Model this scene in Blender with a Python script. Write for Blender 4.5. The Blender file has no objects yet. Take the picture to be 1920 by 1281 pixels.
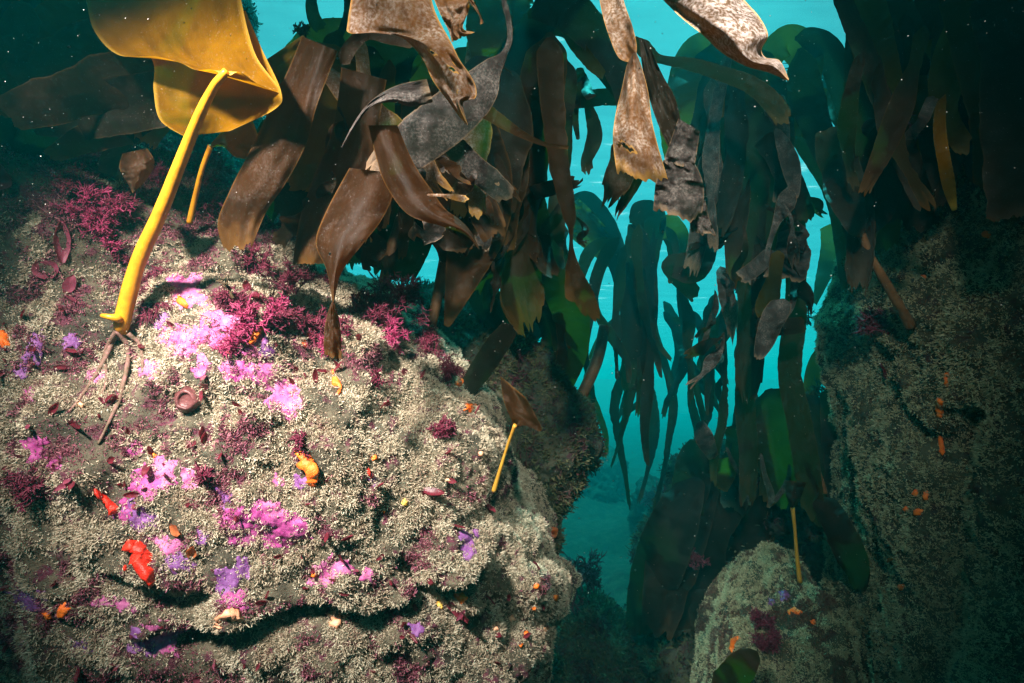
import bpy, math, random
import numpy as np
from mathutils import Vector, Matrix
R_ = math.radians
scene = bpy.context.scene

# ------------------------------------------------------------------ camera
F = 1067.0                                   # focal length in photo pixels (1920 wide)
PITCH = R_(6)
cam_d = bpy.data.cameras.new('camera')
cam_d.lens = 36.0 * F / 1920.0; cam_d.sensor_width = 36.0
cam_d.clip_start = 0.02; cam_d.clip_end = 500
cam_d.dof.use_dof = False
cam = bpy.data.objects.new('camera', cam_d)
scene.collection.objects.link(cam)
cam.location = (0, 0, 0); cam.rotation_euler = (R_(90) + PITCH, 0, 0)
scene.camera = cam
RM = np.array(cam.rotation_euler.to_matrix())

# ------------------------------------------------------------------ sky, sun, exposure
SUN_EL, SUN_AZ = R_(62), R_(8)              # ahead of the camera, a little to the right
w = bpy.data.worlds.new('World'); scene.world = w; w.use_nodes = True
wt = w.node_tree; wt.nodes.clear()
sky = wt.nodes.new('ShaderNodeTexSky'); sky.sky_type = 'NISHITA'; sky.sun_disc = False
sky.sun_elevation = SUN_EL; sky.sun_rotation = SUN_AZ
bg = wt.nodes.new('ShaderNodeBackground'); bg.inputs['Strength'].default_value = 0.04
wo = wt.nodes.new('ShaderNodeOutputWorld')
wt.links.new(sky.outputs[0], bg.inputs[0]); wt.links.new(bg.outputs[0], wo.inputs[0])
sd = bpy.data.lights.new('sun', 'SUN'); sd.energy = 5.0; sd.angle = R_(0.5); sd.color = (1.0, 0.96, 0.88)
so = bpy.data.objects.new('sun', sd); scene.collection.objects.link(so)
sdir = Vector((math.sin(SUN_AZ) * math.cos(SUN_EL), math.cos(SUN_AZ) * math.cos(SUN_EL), math.sin(SUN_EL)))
so.rotation_euler = sdir.to_track_quat('Z', 'Y').to_euler(); so.location = sdir * 12

# the diver's two strobes, held out to either side of the camera: the photograph is lit by them
def strobe(name, loc, aim, watts, spread, blend, rad, col):
    d = bpy.data.lights.new(name, 'SPOT'); d.energy = watts; d.spot_size = R_(spread); d.spot_blend = blend
    d.shadow_soft_size = rad; d.color = col
    o = bpy.data.objects.new(name, d); scene.collection.objects.link(o); o.location = loc
    o.rotation_euler = (Vector(loc) - Vector(aim)).to_track_quat('Z', 'Y').to_euler()
    return o
strobe('strobe', (-0.68, -0.12, 0.80), (-0.38, 1.12, 0.03), 610, 48, 1.0, 0.06, (1.0, 0.81, 0.74))
strobe('strobe', (0.14, -0.22, 0.74), (0.28, 1.0, 0.38), 165, 58, 1.0, 0.05, (1.0, 0.84, 0.74))

scene.view_settings.view_transform = 'Standard'; scene.view_settings.look = 'None'
scene.view_settings.gamma = 1.0; scene.view_settings.use_curve_mapping = False
scene.view_settings.exposure = 0.25
scene.render.engine = 'CYCLES'
cy = scene.cycles
cy.use_denoising = True; cy.max_bounces = 8; cy.diffuse_bounces = 3; cy.glossy_bounces = 2
cy.transmission_bounces = 4; cy.transparent_max_bounces = 12; cy.volume_bounces = 2
cy.caustics_reflective = False; cy.caustics_refractive = False
cy.use_adaptive_sampling = True; cy.adaptive_threshold = 0.02
cy.sample_clamp_indirect = 6.0

# ------------------------------------------------------------------ helpers
def P(x, y, d):
    """photo pixel and depth along the view axis -> world point (arrays allowed)"""
    x, y, d = np.broadcast_arrays(np.asarray(x, float), np.asarray(y, float), np.asarray(d, float))
    c = np.stack([(x - 960) / F * d, (640.5 - y) / F * d, -d], -1)
    return c @ RM.T
def proj(p):
    c = np.asarray(p) @ RM
    return 960 + F * c[..., 0] / -c[..., 2], 640.5 - F * c[..., 1] / -c[..., 2], -c[..., 2]

rng = np.random.default_rng(7)
_perm = np.random.default_rng(3).permutation(256)
_perm = np.concatenate([_perm, _perm, _perm])
_grad = np.random.default_rng(4).normal(size=(256, 3)); _grad /= np.linalg.norm(_grad, axis=1)[:, None]
def perlin(p):
    p = np.asarray(p, float); i = np.floor(p).astype(int); f = p - i; i &= 255
    u = f * f * f * (f * (f * 6 - 15) + 10)
    def g(dx, dy, dz):
        h = _perm[_perm[_perm[i[..., 0] + dx] + i[..., 1] + dy] + i[..., 2] + dz]
        return (_grad[h] * (f - np.array([dx, dy, dz]))).sum(-1)
    def l(a, b, t): return a + (b - a) * t
    x00 = l(g(0,0,0), g(1,0,0), u[..., 0]); x10 = l(g(0,1,0), g(1,1,0), u[..., 0])
    x01 = l(g(0,0,1), g(1,0,1), u[..., 0]); x11 = l(g(0,1,1), g(1,1,1), u[..., 0])
    return l(l(x00, x10, u[..., 1]), l(x01, x11, u[..., 1]), u[..., 2]) * 1.5
def fbm(p, oct=4, gain=.5):
    p = np.asarray(p, float); s = 0; a = 1
    for k in range(oct):
        s = s + a * perlin(p * 2 ** k + 17.3 * k); a *= gain
    return s
def smooth(a, b, x):
    t = np.clip((x - a) / (b - a), 0, 1); return t * t * (3 - 2 * t)

def mesh_obj(name, V, faces, mat=None, parent=None, smooth_=True, uv=None, attr=None, loc=None):
    """one mesh object; V in world space, stored relative to loc (or to its parent's origin)"""
    V = np.asarray(V, float).reshape(-1, 3)
    if loc is None:
        loc = np.array(parent['_o']) if parent is not None else V.mean(0)
        if parent is not None: rel = V - loc
        else: rel = V - loc
    else:
        loc = np.asarray(loc, float); rel = V - loc
    me = bpy.data.meshes.new(name)
    if isinstance(faces, np.ndarray):
        n, k = faces.shape
        me.vertices.add(len(V)); me.vertices.foreach_set('co', rel.astype(np.float32).ravel())
        me.loops.add(n * k); me.loops.foreach_set('vertex_index', faces.astype(np.int32).ravel())
        me.polygons.add(n)
        me.polygons.foreach_set('loop_start', np.arange(0, n * k, k, dtype=np.int32))
        me.polygons.foreach_set('use_smooth', np.full(n, smooth_, dtype=bool))
    else:
        me.from_pydata(rel.tolist(), [], [list(f) for f in faces])
        me.polygons.foreach_set('use_smooth', np.full(len(me.polygons), smooth_, dtype=bool))
    me.update(calc_edges=True)
    if uv is not None:
        lay = me.uv_layers.new(name='UVMap'); li = np.zeros(len(me.loops), np.int32)
        me.loops.foreach_get('vertex_index', li)
        lay.data.foreach_set('uv', np.asarray(uv, np.float32)[li].ravel())
    if attr:
        for an, av in attr.items():
            a = me.attributes.new(an, 'FLOAT', 'POINT'); a.data.foreach_set('value', np.asarray(av, np.float32).ravel())
    me.validate()
    o = bpy.data.objects.new(name, me); scene.collection.objects.link(o)
    if mat: me.materials.append(mat)
    if parent is not None: o.parent = parent
    else: o.location = loc.tolist()
    return o
def tag(o, label, cat, group=None, kind=None):
    if label: o['label'] = label
    if cat: o['category'] = cat
    if group: o['group'] = group
    if kind: o['kind'] = kind
    return o
def thing(name, loc, label, cat, group=None):
    o = bpy.data.objects.new(name, None); scene.collection.objects.link(o)
    o.empty_display_size = .05
    o.location = [float(a) for a in loc]; o['_o'] = [float(a) for a in loc]
    return tag(o, label, cat, group)

# ------------------------------------------------------------------ materials
def newmat(name):
    m = bpy.data.materials.new(name); m.use_nodes = True; nt = m.node_tree; nt.nodes.clear()
    out = nt.nodes.new('ShaderNodeOutputMaterial')
    return m, nt, out
def node(nt, t, **kw):
    n = nt.nodes.new(t)
    for k, v in kw.items():
        if k.startswith('i_'): n.inputs[k[2:].replace('_', ' ')].default_value = v
        else: setattr(n, k, v)
    return n
def ramp(nt, stops, fac):
    n = nt.nodes.new('ShaderNodeValToRGB'); e = n.color_ramp.elements
    while len(e) < len(stops): e.new(.5)
    for q, (p, c) in zip(e, stops): q.position = p; q.color = (*c, 1) if len(c) == 3 else c
    nt.links.new(fac, n.inputs[0]); return n.outputs[0]
def noise(nt, vec, scale, detail=4, rough=.55):
    n = node(nt, 'ShaderNodeTexNoise'); n.inputs['Scale'].default_value = scale
    n.inputs['Detail'].default_value = detail; n.inputs['Roughness'].default_value = rough
    nt.links.new(vec, n.inputs['Vector']); return n.outputs[0]
def mixc(nt, fac, a, b, mode='MIX'):
    n = nt.nodes.new('ShaderNodeMix'); n.data_type = 'RGBA'; n.blend_type = mode
    for s, v in ((0, fac), (6, a), (7, b)):
        if isinstance(v, (int, float)): n.inputs[s].default_value = v
        elif isinstance(v, tuple): n.inputs[s].default_value = (*v, 1)
        else: nt.links.new(v, n.inputs[s])
    return n.outputs[2]
def mth(nt, op, a, b=None, c=None):
    n = nt.nodes.new('ShaderNodeMath'); n.operation = op
    for s, v in enumerate((a, b, c)):
        if v is None: continue
        if isinstance(v, (int, float)): n.inputs[s].default_value = v
        else: nt.links.new(v, n.inputs[s])
    return n.outputs[0]

def kelp_mat(name, dark, lit, trans, crust=.25, crustc=(.55, .47, .40), rough=.5, tfac=.45, edge=(.45, .27, .09), edge_amt=.5, spec=.06, tip_amt=None):
    """blade: brown skin with streaks along it, pale worn edges and encrusting patches; lets light through"""
    m, nt, out = newmat(name); L = nt.links
    uv = node(nt, 'ShaderNodeUVMap').outputs[0]
    ob = node(nt, 'ShaderNodeTexCoord').outputs['Object']
    mp = node(nt, 'ShaderNodeMapping'); mp.inputs['Scale'].default_value = (9, 3.5, 1); L.new(uv, mp.inputs[0])
    st = noise(nt, mp.outputs[0], 1.0, 5, .6)
    big = noise(nt, ob, 14, 4, .6)
    fine = noise(nt, ob, 260, 3, .65)
    base = mixc(nt, ramp(nt, [(.38, (0, 0, 0)), (.75, (.55, .55, .55))], st), dark, lit)
    base = mixc(nt, ramp(nt, [(.42, (0, 0, 0)), (.72, (.8, .8, .8))], big), base, lit)
    cr = mth(nt, 'MULTIPLY', ramp(nt, [(.52 - crust * .22, (0, 0, 0)), (.66, (1, 1, 1))], noise(nt, ob, 24, 5, .65)),
             ramp(nt, [(.42, (.1, .1, .1)), (.62, (1, 1, 1))], fine))
    cr = mth(nt, 'MULTIPLY', cr, min(1, crust * 1.6))
    base = mixc(nt, cr, base, crustc)
    silt = ramp(nt, [(.66, (0, 0, 0)), (.74, (.55, .55, .55))], noise(nt, ob, 420, 2, .5))
    base = mixc(nt, silt, base, tuple(.5 * a + .12 for a in crustc))
    sx = node(nt, 'ShaderNodeSeparateXYZ'); L.new(uv, sx.inputs[0])
    ed = mth(nt, 'ABSOLUTE', mth(nt, 'SUBTRACT', mth(nt, 'MULTIPLY', sx.outputs[0], 2), 1))
    edm = mth(nt, 'MULTIPLY', ramp(nt, [(.93, (0, 0, 0)), (1, (1, 1, 1))], ed), edge_amt)
    tipm = mth(nt, 'MULTIPLY', ramp(nt, [(.9, (0, 0, 0)), (1, (1, 1, 1))], mth(nt, 'ADD', sx.outputs[1], mth(nt, 'MULTIPLY', mth(nt, 'SUBTRACT', big, .5), .25))), edge_amt if tip_amt is None else tip_amt)
    em = mth(nt, 'MAXIMUM', edm, tipm)
    base = mixc(nt, em, base, edge)
    tcol = mixc(nt, cr, mixc(nt, ramp(nt, [(.3, (0, 0, 0)), (.75, (1, 1, 1))], big), trans, tuple(c * .55 for c in trans)), tuple(c * .3 for c in trans))
    bs = node(nt, 'ShaderNodeBsdfPrincipled'); L.new(base, bs.inputs['Base Color'])
    rr = mth(nt, 'ADD', mth(nt, 'MULTIPLY', cr, .4), mth(nt, 'ADD', mth(nt, 'MULTIPLY', fine, .12), rough - .06)); L.new(rr, bs.inputs['Roughness'])
    bs.inputs['Specular IOR Level'].default_value = spec
    bp = node(nt, 'ShaderNodeBump'); bp.inputs['Strength'].default_value = .3; bp.inputs['Distance'].default_value = .0025
    L.new(mth(nt, 'ADD', mth(nt, 'MULTIPLY', st, .5), mth(nt, 'MULTIPLY', fine, .35)), bp.inputs['Height']); L.new(bp.outputs[0], bs.inputs['Normal'])
    tr = node(nt, 'ShaderNodeBsdfTranslucent'); L.new(tcol, tr.inputs[0])
    mx = node(nt, 'ShaderNodeMixShader'); mx.inputs[0].default_value = tfac
    L.new(bs.outputs[0], mx.inputs[1]); L.new(tr.outputs[0], mx.inputs[2]); L.new(mx.outputs[0], out.inputs[0])
    return m

def simple_mat(name, c1, c2, scale=60, rough=.65, spec=.15, trans=None, tfac=.3, bump=.3, bscale=None, sss=0):
    m, nt, out = newmat(name); L = nt.links
    ob = node(nt, 'ShaderNodeTexCoord').outputs['Object']
    n = noise(nt, ob, scale, 5, .6)
    bs = node(nt, 'ShaderNodeBsdfPrincipled')
    L.new(mixc(nt, ramp(nt, [(.35, (0, 0, 0)), (.68, (1, 1, 1))], n), c1, c2), bs.inputs['Base Color'])
    bs.inputs['Roughness'].default_value = rough; bs.inputs['Specular IOR Level'].default_value = spec
    if bump:
        bp = node(nt, 'ShaderNodeBump'); bp.inputs['Strength'].default_value = bump; bp.inputs['Distance'].default_value = .004
        L.new(noise(nt, ob, bscale or scale * 3, 4, .6), bp.inputs['Height']); L.new(bp.outputs[0], bs.inputs['Normal'])
    if trans:
        tr = node(nt, 'ShaderNodeBsdfTranslucent'); tr.inputs[0].default_value = (*trans, 1)
        mx = node(nt, 'ShaderNodeMixShader'); mx.inputs[0].default_value = tfac
        L.new(bs.outputs[0], mx.inputs[1]); L.new(tr.outputs[0], mx.inputs[2]); L.new(mx.outputs[0], out.inputs[0])
    else: L.new(bs.outputs[0], out.inputs[0])
    return m
def tint_mat(name, stops, rough=.75, spec=.15, trans=0):
    """colour by the per-tuft value stored in the mesh"""
    m, nt, out = newmat(name); L = nt.links
    a = node(nt, 'ShaderNodeAttribute', attribute_name='tint')
    col = ramp(nt, stops, a.outputs['Fac'])
    bs = node(nt, 'ShaderNodeBsdfPrincipled'); L.new(col, bs.inputs['Base Color'])
    bs.inputs['Roughness'].default_value = rough; bs.inputs['Specular IOR Level'].default_value = spec
    if trans:
        tr = node(nt, 'ShaderNodeBsdfTranslucent'); L.new(col, tr.inputs[0])
        mx = node(nt, 'ShaderNodeMixShader'); mx.inputs[0].default_value = trans
        L.new(bs.outputs[0], mx.inputs[1]); L.new(tr.outputs[0], mx.inputs[2]); L.new(mx.outputs[0], out.inputs[0])
    else: L.new(bs.outputs[0], out.inputs[0])
    return m

M = {}
M['kelp_gold'] = kelp_mat('golden_kelp', (.08, .035, .0006), (.22, .095, .001), (.62, .27, .002), crust=.0, tfac=.45, edge=(.80, .48, .08), edge_amt=.3, rough=.6, spec=.03, tip_amt=1.0)  # tip colour: thick pale neck, with its bright glow painted in
M['stipe_gold'] = simple_mat('golden_stipe', (.40, .155, .008), (.62, .27, .012), 35, .42, .3, bump=.15)
M['kelp_brown'] = kelp_mat('brown_kelp', (.016, .007, .003), (.042, .017, .006), (.26, .12, .01), crust=.12, crustc=(.20, .15, .13), edge=(.22, .10, .025), edge_amt=.4)
M['kelp_dark'] = kelp_mat('dark_kelp', (.010, .007, .005), (.026, .016, .008), (.13, .055, .012), tfac=.3, crust=.10, crustc=(.16, .14, .13), edge=(.12, .07, .03), edge_amt=.3)
M['kelp_olive'] = kelp_mat('olive_kelp', (.05, .036, .006), (.11, .08, .01), (.40, .15, .012), crust=.05, crustc=(.3, .26, .18), tfac=.6, edge_amt=.25)
M['kelp_old'] = kelp_mat('worn_kelp', (.10, .036, .012), (.32, .14, .045), (.35, .17, .025), crust=.75, crustc=(.62, .48, .40), edge=(.66, .34, .08), edge_amt=.9, rough=.45)
M['kelp_grey'] = kelp_mat('grey_worn_kelp', (.018, .014, .013), (.052, .040, .037), (.16, .07, .04), tfac=.2, crust=.45, crustc=(.26, .22, .20), edge=(.30, .19, .11), edge_amt=.6, rough=.42)
M['kelp_crusted'] = kelp_mat('crusted_kelp', (.035, .016, .006), (.16, .075, .02), (.3, .16, .03), crust=1.15, crustc=(.86, .72, .68), edge=(.80, .46, .20), edge_amt=1.0, rough=.45)
M['kelp_far'] = kelp_mat('far_kelp', (.012, .010, .005), (.03, .022, .008), (.10, .05, .012), tfac=.3, crust=.05, crustc=(.14, .13, .1), edge_amt=.15)
M['stipe_dark'] = simple_mat('dark_stipe', (.12, .05, .02), (.22, .10, .04), 40, .5, .3, bump=.4)
M['stipe_olive'] = simple_mat('orange_brown_stipe', (.34, .16, .02), (.46, .24, .03), 40, .45, .3, bump=.2)
# ------------------------------------------------------------------ water, seabed
def rock_mat(name, c1, c2, c3):
    m, nt, out = newmat(name); L = nt.links
    ob = node(nt, 'ShaderNodeTexCoord').outputs['Object']
    base = mixc(nt, ramp(nt, [(.4, (0, 0, 0)), (.62, (1, 1, 1))], noise(nt, ob, 9, 6, .65)), c1, c2)
    base = mixc(nt, ramp(nt, [(.53, (0, 0, 0)), (.62, (1, 1, 1))], noise(nt, ob, 30, 5, .6)), base, c3)
    bs = node(nt, 'ShaderNodeBsdfPrincipled'); L.new(base, bs.inputs['Base Color']); bs.inputs['Roughness'].default_value = .9
    bs.inputs['Specular IOR Level'].default_value = .15
    bp = node(nt, 'ShaderNodeBump'); bp.inputs['Strength'].default_value = .9; bp.inputs['Distance'].default_value = .012
    L.new(noise(nt, ob, 120, 8, .7), bp.inputs['Height']); L.new(bp.outputs[0], bs.inputs['Normal']); L.new(bs.outputs[0], out.inputs[0])
    return m
M['rock'] = rock_mat('turfed_rock', (.06, .05, .036), (.15, .12, .08), (.12, .03, .05))
M['rock_dark'] = rock_mat('weedy_rock', (.05, .05, .035), (.10, .09, .06), (.06, .03, .035))
M['rock_green'] = rock_mat('silty_rock', (.045, .042, .026), (.10, .09, .055), (.06, .03, .03))

SURF_Z = 2.30
def water_surface():
    nx, ny = 90, 120
    x = np.linspace(-40, 40, nx); y = np.linspace(-12, 60, ny)
    X, Y = np.meshgrid(x, y)
    Z = SURF_Z + .035 * fbm(np.stack([X * .8, Y * .5, X * 0], -1), 3)
    V = np.stack([X, Y, Z], -1).reshape(-1, 3)
    i = (np.arange(ny - 1)[:, None] * nx + np.arange(nx - 1)[None]).ravel()
    m, nt, out = newmat('rippled_water_surface'); L = nt.links
    ob = node(nt, 'ShaderNodeTexCoord').outputs['Object']
    mp = node(nt, 'ShaderNodeMapping'); mp.inputs['Scale'].default_value = (.9, 2.6, 1); mp.inputs['Rotation'].default_value = (0, 0, .25); L.new(ob, mp.inputs[0])
    n = noise(nt, mp.outputs[0], 1.3, 5, .55)
    f = ramp(nt, [(.35, (.26, .26, .26)), (.62, (.34, .34, .34)), (.70, (.62, .62, .62)), (.80, (.9, .9, .9))], n)
    tr = node(nt, 'ShaderNodeBsdfTranslucent'); tr.inputs[0].default_value = (.12, .82, .86, 1)
    L.new(mixc(nt, ramp(nt, [(.62, (0, 0, 0)), (.76, (1, 1, 1))], n), (.12, .82, .86), (.92, .98, 1.0)), tr.inputs[0])  # whiter streak peaks: sun glints painted into the surface colour
    tp = node(nt, 'ShaderNodeBsdfTransparent'); tp.inputs[0].default_value = (.05, .84, .88, 1)
    mx = node(nt, 'ShaderNodeMixShader'); L.new(f, mx.inputs[0]); L.new(tp.outputs[0], mx.inputs[1]); L.new(tr.outputs[0], mx.inputs[2])
    L.new(mx.outputs[0], out.inputs[0])
    o = mesh_obj('water_surface', V, np.stack([i, i + 1, i + nx + 1, i + nx], 1), m, loc=(0, 0, SURF_Z))
    tag(o, 'rippled water surface seen from below', 'water', kind='structure')
water_surface()

def seabed():
    n = 160
    x = np.linspace(-29, 29, n); y = np.linspace(-5.5, 39, n)
    X, Y = np.meshgrid(x, y)
    Z = -1.55 + .22 * fbm(np.stack([X * .9, Y * .9, X * 0 + 3], -1), 5, .55) + .02 * np.maximum(Y - 3, 0)
    V = np.stack([X, Y, Z], -1).reshape(-1, 3)
    i = (np.arange(n - 1)[:, None] * n + np.arange(n - 1)[None]).ravel()
    o = mesh_obj('seabed', V, np.stack([i, i + 1, i + n + 1, i + n], 1), M['rock_dark'], loc=(0, 0, -1.5))
    tag(o, 'dark rocky seabed at the bottom of the gully', 'seabed', kind='structure')
seabed()

def haze():
    x0, x1, y0, y1, z0, z1 = -30, 30, -6, 40, -4.6, 2.12
    V = [(x, y, z) for x in (x0, x1) for y in (y0, y1) for z in (z0, z1)]
    Fc = [(0, 1, 3, 2), (4, 6, 7, 5), (0, 4, 5, 1), (2, 3, 7, 6), (0, 2, 6, 4), (1, 5, 7, 3)]
    m, nt, out = newmat('sea_water_haze'); nt.nodes.remove(out); out = nt.nodes.new('ShaderNodeOutputMaterial')
    v = node(nt, 'ShaderNodeVolumePrincipled')
    v.inputs['Color'].default_value = (.0, .42, .445, 1); v.inputs['Absorption Color'].default_value = (.0, .90, .925, 1)
    v.inputs['Density'].default_value = HAZE; v.inputs['Anisotropy'].default_value = .72
    v.inputs['Density Attribute'].default_value = ''
    nt.links.new(v.outputs[0], out.inputs['Volume'])
    m.cycles.homogeneous_volume = True
    o = mesh_obj('haze', V, Fc, m, loc=(0, 0, 0), smooth_=False)
    tag(o, 'blue green haze of the sea water', 'haze', kind='stuff')
HAZE = .105
haze()

# ------------------------------------------------------------------ rocks
def cubesphere(n):
    Vs = []; Fs = []; off = 0
    t = np.tan(np.linspace(-1, 1, n) * math.pi / 4); A, B = np.meshgrid(t, t); one = np.ones_like(A)
    for (a, b, c) in ((one, A, B), (-one, -A, B), (-A, one, B), (A, -one, B), (-B, A, one), (B, A, -one)):
        v = np.stack([a, b, c], -1).reshape(-1, 3); v /= np.linalg.norm(v, axis=1)[:, None]
        i = (np.arange(n - 1)[:, None] * n + np.arange(n - 1)[None]).ravel()
        Vs.append(v); Fs.append(np.stack([i, i + 1, i + n + 1, i + n], 1) + off); off += n * n
    V = np.concatenate(Vs); Fc = np.concatenate(Fs)
    key = np.round(V, 5); _, idx, inv = np.unique(key, axis=0, return_index=True, return_inverse=True)
    return V[idx], inv.reshape(-1)[Fc]
def vnormals(V, Fc):
    a = V[Fc[:, 2]] - V[Fc[:, 0]]; b = V[Fc[:, 3]] - V[Fc[:, 1]]
    fn = np.cross(a, b); N = np.zeros_like(V)
    for k in range(4): np.add.at(N, Fc[:, k], fn)
    ln = np.linalg.norm(N, axis=1)[:, None]; return N / np.maximum(ln, 1e-12), fn
class Rock: pass
def rock(name, label, outline, depth, front, back, n, amp, seed, mat, sq=.7, carve=None, centre=None):
    """a boulder whose outline at its widest is given, bulging towards and away from the viewer"""
    pts = P([p[0] for p in outline], [p[1] for p in outline], depth) @ RM      # view axes
    xy = pts[:, :2]; c = xy.mean(0) if centre is None else (P(*centre, depth) @ RM)[:2]
    # densify outline, radius by angle
    q = np.concatenate([xy, xy[:1]]); t = np.linspace(0, len(xy), 1500, endpoint=False); k = t.astype(int); f = (t - k)[:, None]
    dn = q[k] * (1 - f) + q[k + 1] * f - c
    th = np.arctan2(dn[:, 1], dn[:, 0]); r = np.hypot(dn[:, 0], dn[:, 1])
    bins = np.linspace(-math.pi, math.pi, 181); rb = np.array([(lambda q: q.mean() if len(q) else 0)(r[np.abs(np.angle(np.exp(1j * (th - b)))) < .035]) for b in bins])
    bad = rb == 0; rb[bad] = np.interp(bins[bad], bins[~bad], rb[~bad])
    D, Fc = cubesphere(n)
    ang = np.arctan2(D[:, 1], D[:, 0]); s = np.hypot(D[:, 0], D[:, 1]); Rr = np.interp(ang, bins, rb)
    sc = np.abs(s) ** sq; cc = np.sign(D[:, 2]) * np.abs(D[:, 2]) ** sq
    V = np.stack([c[0] + Rr * sc * np.cos(ang), c[1] + Rr * sc * np.sin(ang), -depth + np.where(cc > 0, front, back) * cc], -1)
    V = V @ RM.T
    N, fn = vnormals(V, Fc)
    if (N * (V - V.mean(0))).sum(1).mean() < 0: Fc = Fc[:, ::-1]; N, fn = vnormals(V, Fc)
    o3 = seed * 7.7
    d = amp * (fbm(V * 2.2 + o3, 3) * 1.0 + (.5 - np.abs(perlin(V * 4.5 + o3))) * .5 + fbm(V * 11 + o3, 4, .6) * .26 + (np.abs(perlin(V * 26 + o3))) * .16); d = d - d.mean()
    if carve is not None: d = d + carve(*proj(V)[:2], V)
    V = V + N * d[:, None]
    N, fn = vnormals(V, Fc)
    o = mesh_obj(name, V, Fc, mat)
    tag(o, label, 'rock')
    rk = Rock(); rk.o, rk.V, rk.F, rk.N, rk.fn, rk.d = o, V, Fc, N, fn, d
    rk.fc = V[Fc].mean(1); rk.area = .5 * np.linalg.norm(fn, axis=1); rk.fN = fn / np.maximum(2 * rk.area[:, None], 1e-12)
    rk.facing = -(rk.fN * rk.fc).sum(1) / np.linalg.norm(rk.fc, axis=1)
    rk.px, rk.py, rk.pd = proj(rk.fc); o['_o'] = list(o.location)
    return rk
def at(rk, x, y, rad=14):
    """the point of the rock's face seen at a photo pixel: point, normal"""
    m = (np.hypot(rk.px - x, rk.py - y) < rad) & (rk.facing > .05) & (rk.pd > .1)
    if not m.any():
        j = np.argmin(np.hypot(rk.px - x, rk.py - y) + 1e4 * (rk.facing <= .05) + 1e4 * (rk.pd < .1)); return rk.fc[j], rk.fN[j]
    k = np.where(m)[0]; j = k[np.argmin(rk.pd[k])]; return rk.fc[j], rk.fN[j]

def crack(xs, ys, depth_, width, fade=150):
    def f(px, py, V):
        yc = np.interp(px, xs, ys); g = smooth(xs[0] - 40, xs[0] + 40, px) * (1 - smooth(xs[-1] - 40, xs[-1] + 40, px))
        yc = yc + 10 * perlin(V * 14)
        up = smooth(-60, 0, py - yc) * (1 - smooth(0, width, py - yc))
        dn = smooth(0, width, py - yc) * (1 - smooth(width * 2, fade, py - yc))
        return g * (.45 * depth_ * up - depth_ * dn)
    return f
c1 = crack([250, 300, 400, 437, 500, 560, 630, 701, 740, 795, 818, 852, 900], [1200, 1190, 1177, 1167, 1153, 1136, 1123, 1150, 1134, 1098, 1104, 1134, 1150], .038, 10, 80)
c2 = crack([200, 253, 300, 340, 400], [1060, 1080, 1100, 1112, 1100], .02, 14, 60)
c3 = crack([760, 800, 840, 870, 900], [1040, 1085, 1100, 1090, 1050], .05, 14, 60)
def dome(x, y, r, h):
    return lambda px, py, V: h * np.clip(1 - ((px - x) ** 2 + (py - y) ** 2) / r ** 2, 0, 1) ** .7
d1 = dome(850, 1040, 62, .06); d2 = dome(1020, 1110, 60, .05); d3 = dome(690, 620, 70, .05); d4 = dome(430, 640, 120, .02)
d5 = dome(400, 800, 34, -.02); d6 = dome(180, 880, 50, .03)
carveA = lambda px, py, V: sum(f(px, py, V) for f in (c1, c2, c3, d1, d2, d3, d4, d5, d6))
rockA = rock('rock', 'big pale boulder crusted pink and orange filling the left half, brightly lit',
    [(-900, 300), (-300, 200), (60, 170), (200, 195), (330, 275), (470, 385), (600, 500), (700, 555), (785, 615), (845, 690), (905, 780), (955, 850), (995, 930), (1015, 1000), (1018, 1060), (1030, 1110), (1025, 1160), (1005, 1220), (970, 1300), (900, 1480), (500, 1750), (-300, 1750), (-900, 1400)],
    1.55, .58, .7, 330, .075, 1, M['rock'], sq=.62, carve=carveA, centre=(420, 1010))
rockB = rock('rock', 'dark weedy boulder behind the right shoulder of the pale boulder',
    [(700, 640), (780, 540), (860, 560), (930, 600), (1000, 660), (1050, 700), (1085, 770), (1098, 830), (1070, 900), (1050, 950), (1042, 1010), (1000, 1100), (800, 1100), (700, 900)],
    2.05, .35, .5, 130, .07, 2, M['rock_dark'], sq=.75)
rockC = rock('rock', 'tall dim greenish rock wall closing the right side of the gully',
    [(1670, 200), (1670, 300), (1665, 480), (1640, 580), (1660, 650), (1672, 720), (1665, 800), (1668, 900), (1675, 1000), (1672, 1100), (1672, 1250), (1650, 1700), (2700, 1800), (3000, 900), (2700, 200), (2000, 100), (1700, 200)],
    1.75, .65, .7, 260, .07, 3, M['rock_green'], sq=.62, centre=(2150, 850),
    carve=lambda px, py, V: crack([1660, 1720, 1760, 1800], [640, 760, 800, 760], .06, 12, 80)(px, py, V) - .05 * np.exp(-((px - 1790 + (py - 1000) * .1) / 30) ** 2) * (py > 760))
rockD = rock('rock', 'rounded pale boulder with purple crust low on the gully floor',
    [(1330, 1390), (1336, 1310), (1350, 1235), (1376, 1175), (1416, 1130), (1457, 1100), (1490, 1070), (1518, 1074), (1540, 1115), (1552, 1170), (1552, 1230), (1540, 1290), (1550, 1390), (1540, 1520), (1340, 1520)],
    2.0, .30, .5, 150, .045, 4, M['rock_green'], sq=.75)
rockE = rock('rock', 'dark weed covered mound rising in the middle of the gully',
    [(1200, 1330), (1225, 1180), (1245, 1060), (1270, 980), (1295, 915), (1320, 880), (1420, 860), (1540, 850), (1640, 850), (1720, 900), (1720, 1400), (1150, 1400)],
    3.1, .5, .9, 110, .12, 5, M['rock_dark'], sq=.75)
rockF = rock('rock', 'flat topped rock faint in the haze at the far end of the gully',
    [(985, 1150), (1000, 960), (1040, 880), (1100, 862), (1160, 858), (1166, 900), (1180, 960), (1200, 1150)],
    9.0, 1.0, 1.6, 60, .2, 6, M['rock_dark'], sq=.6)
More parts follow.
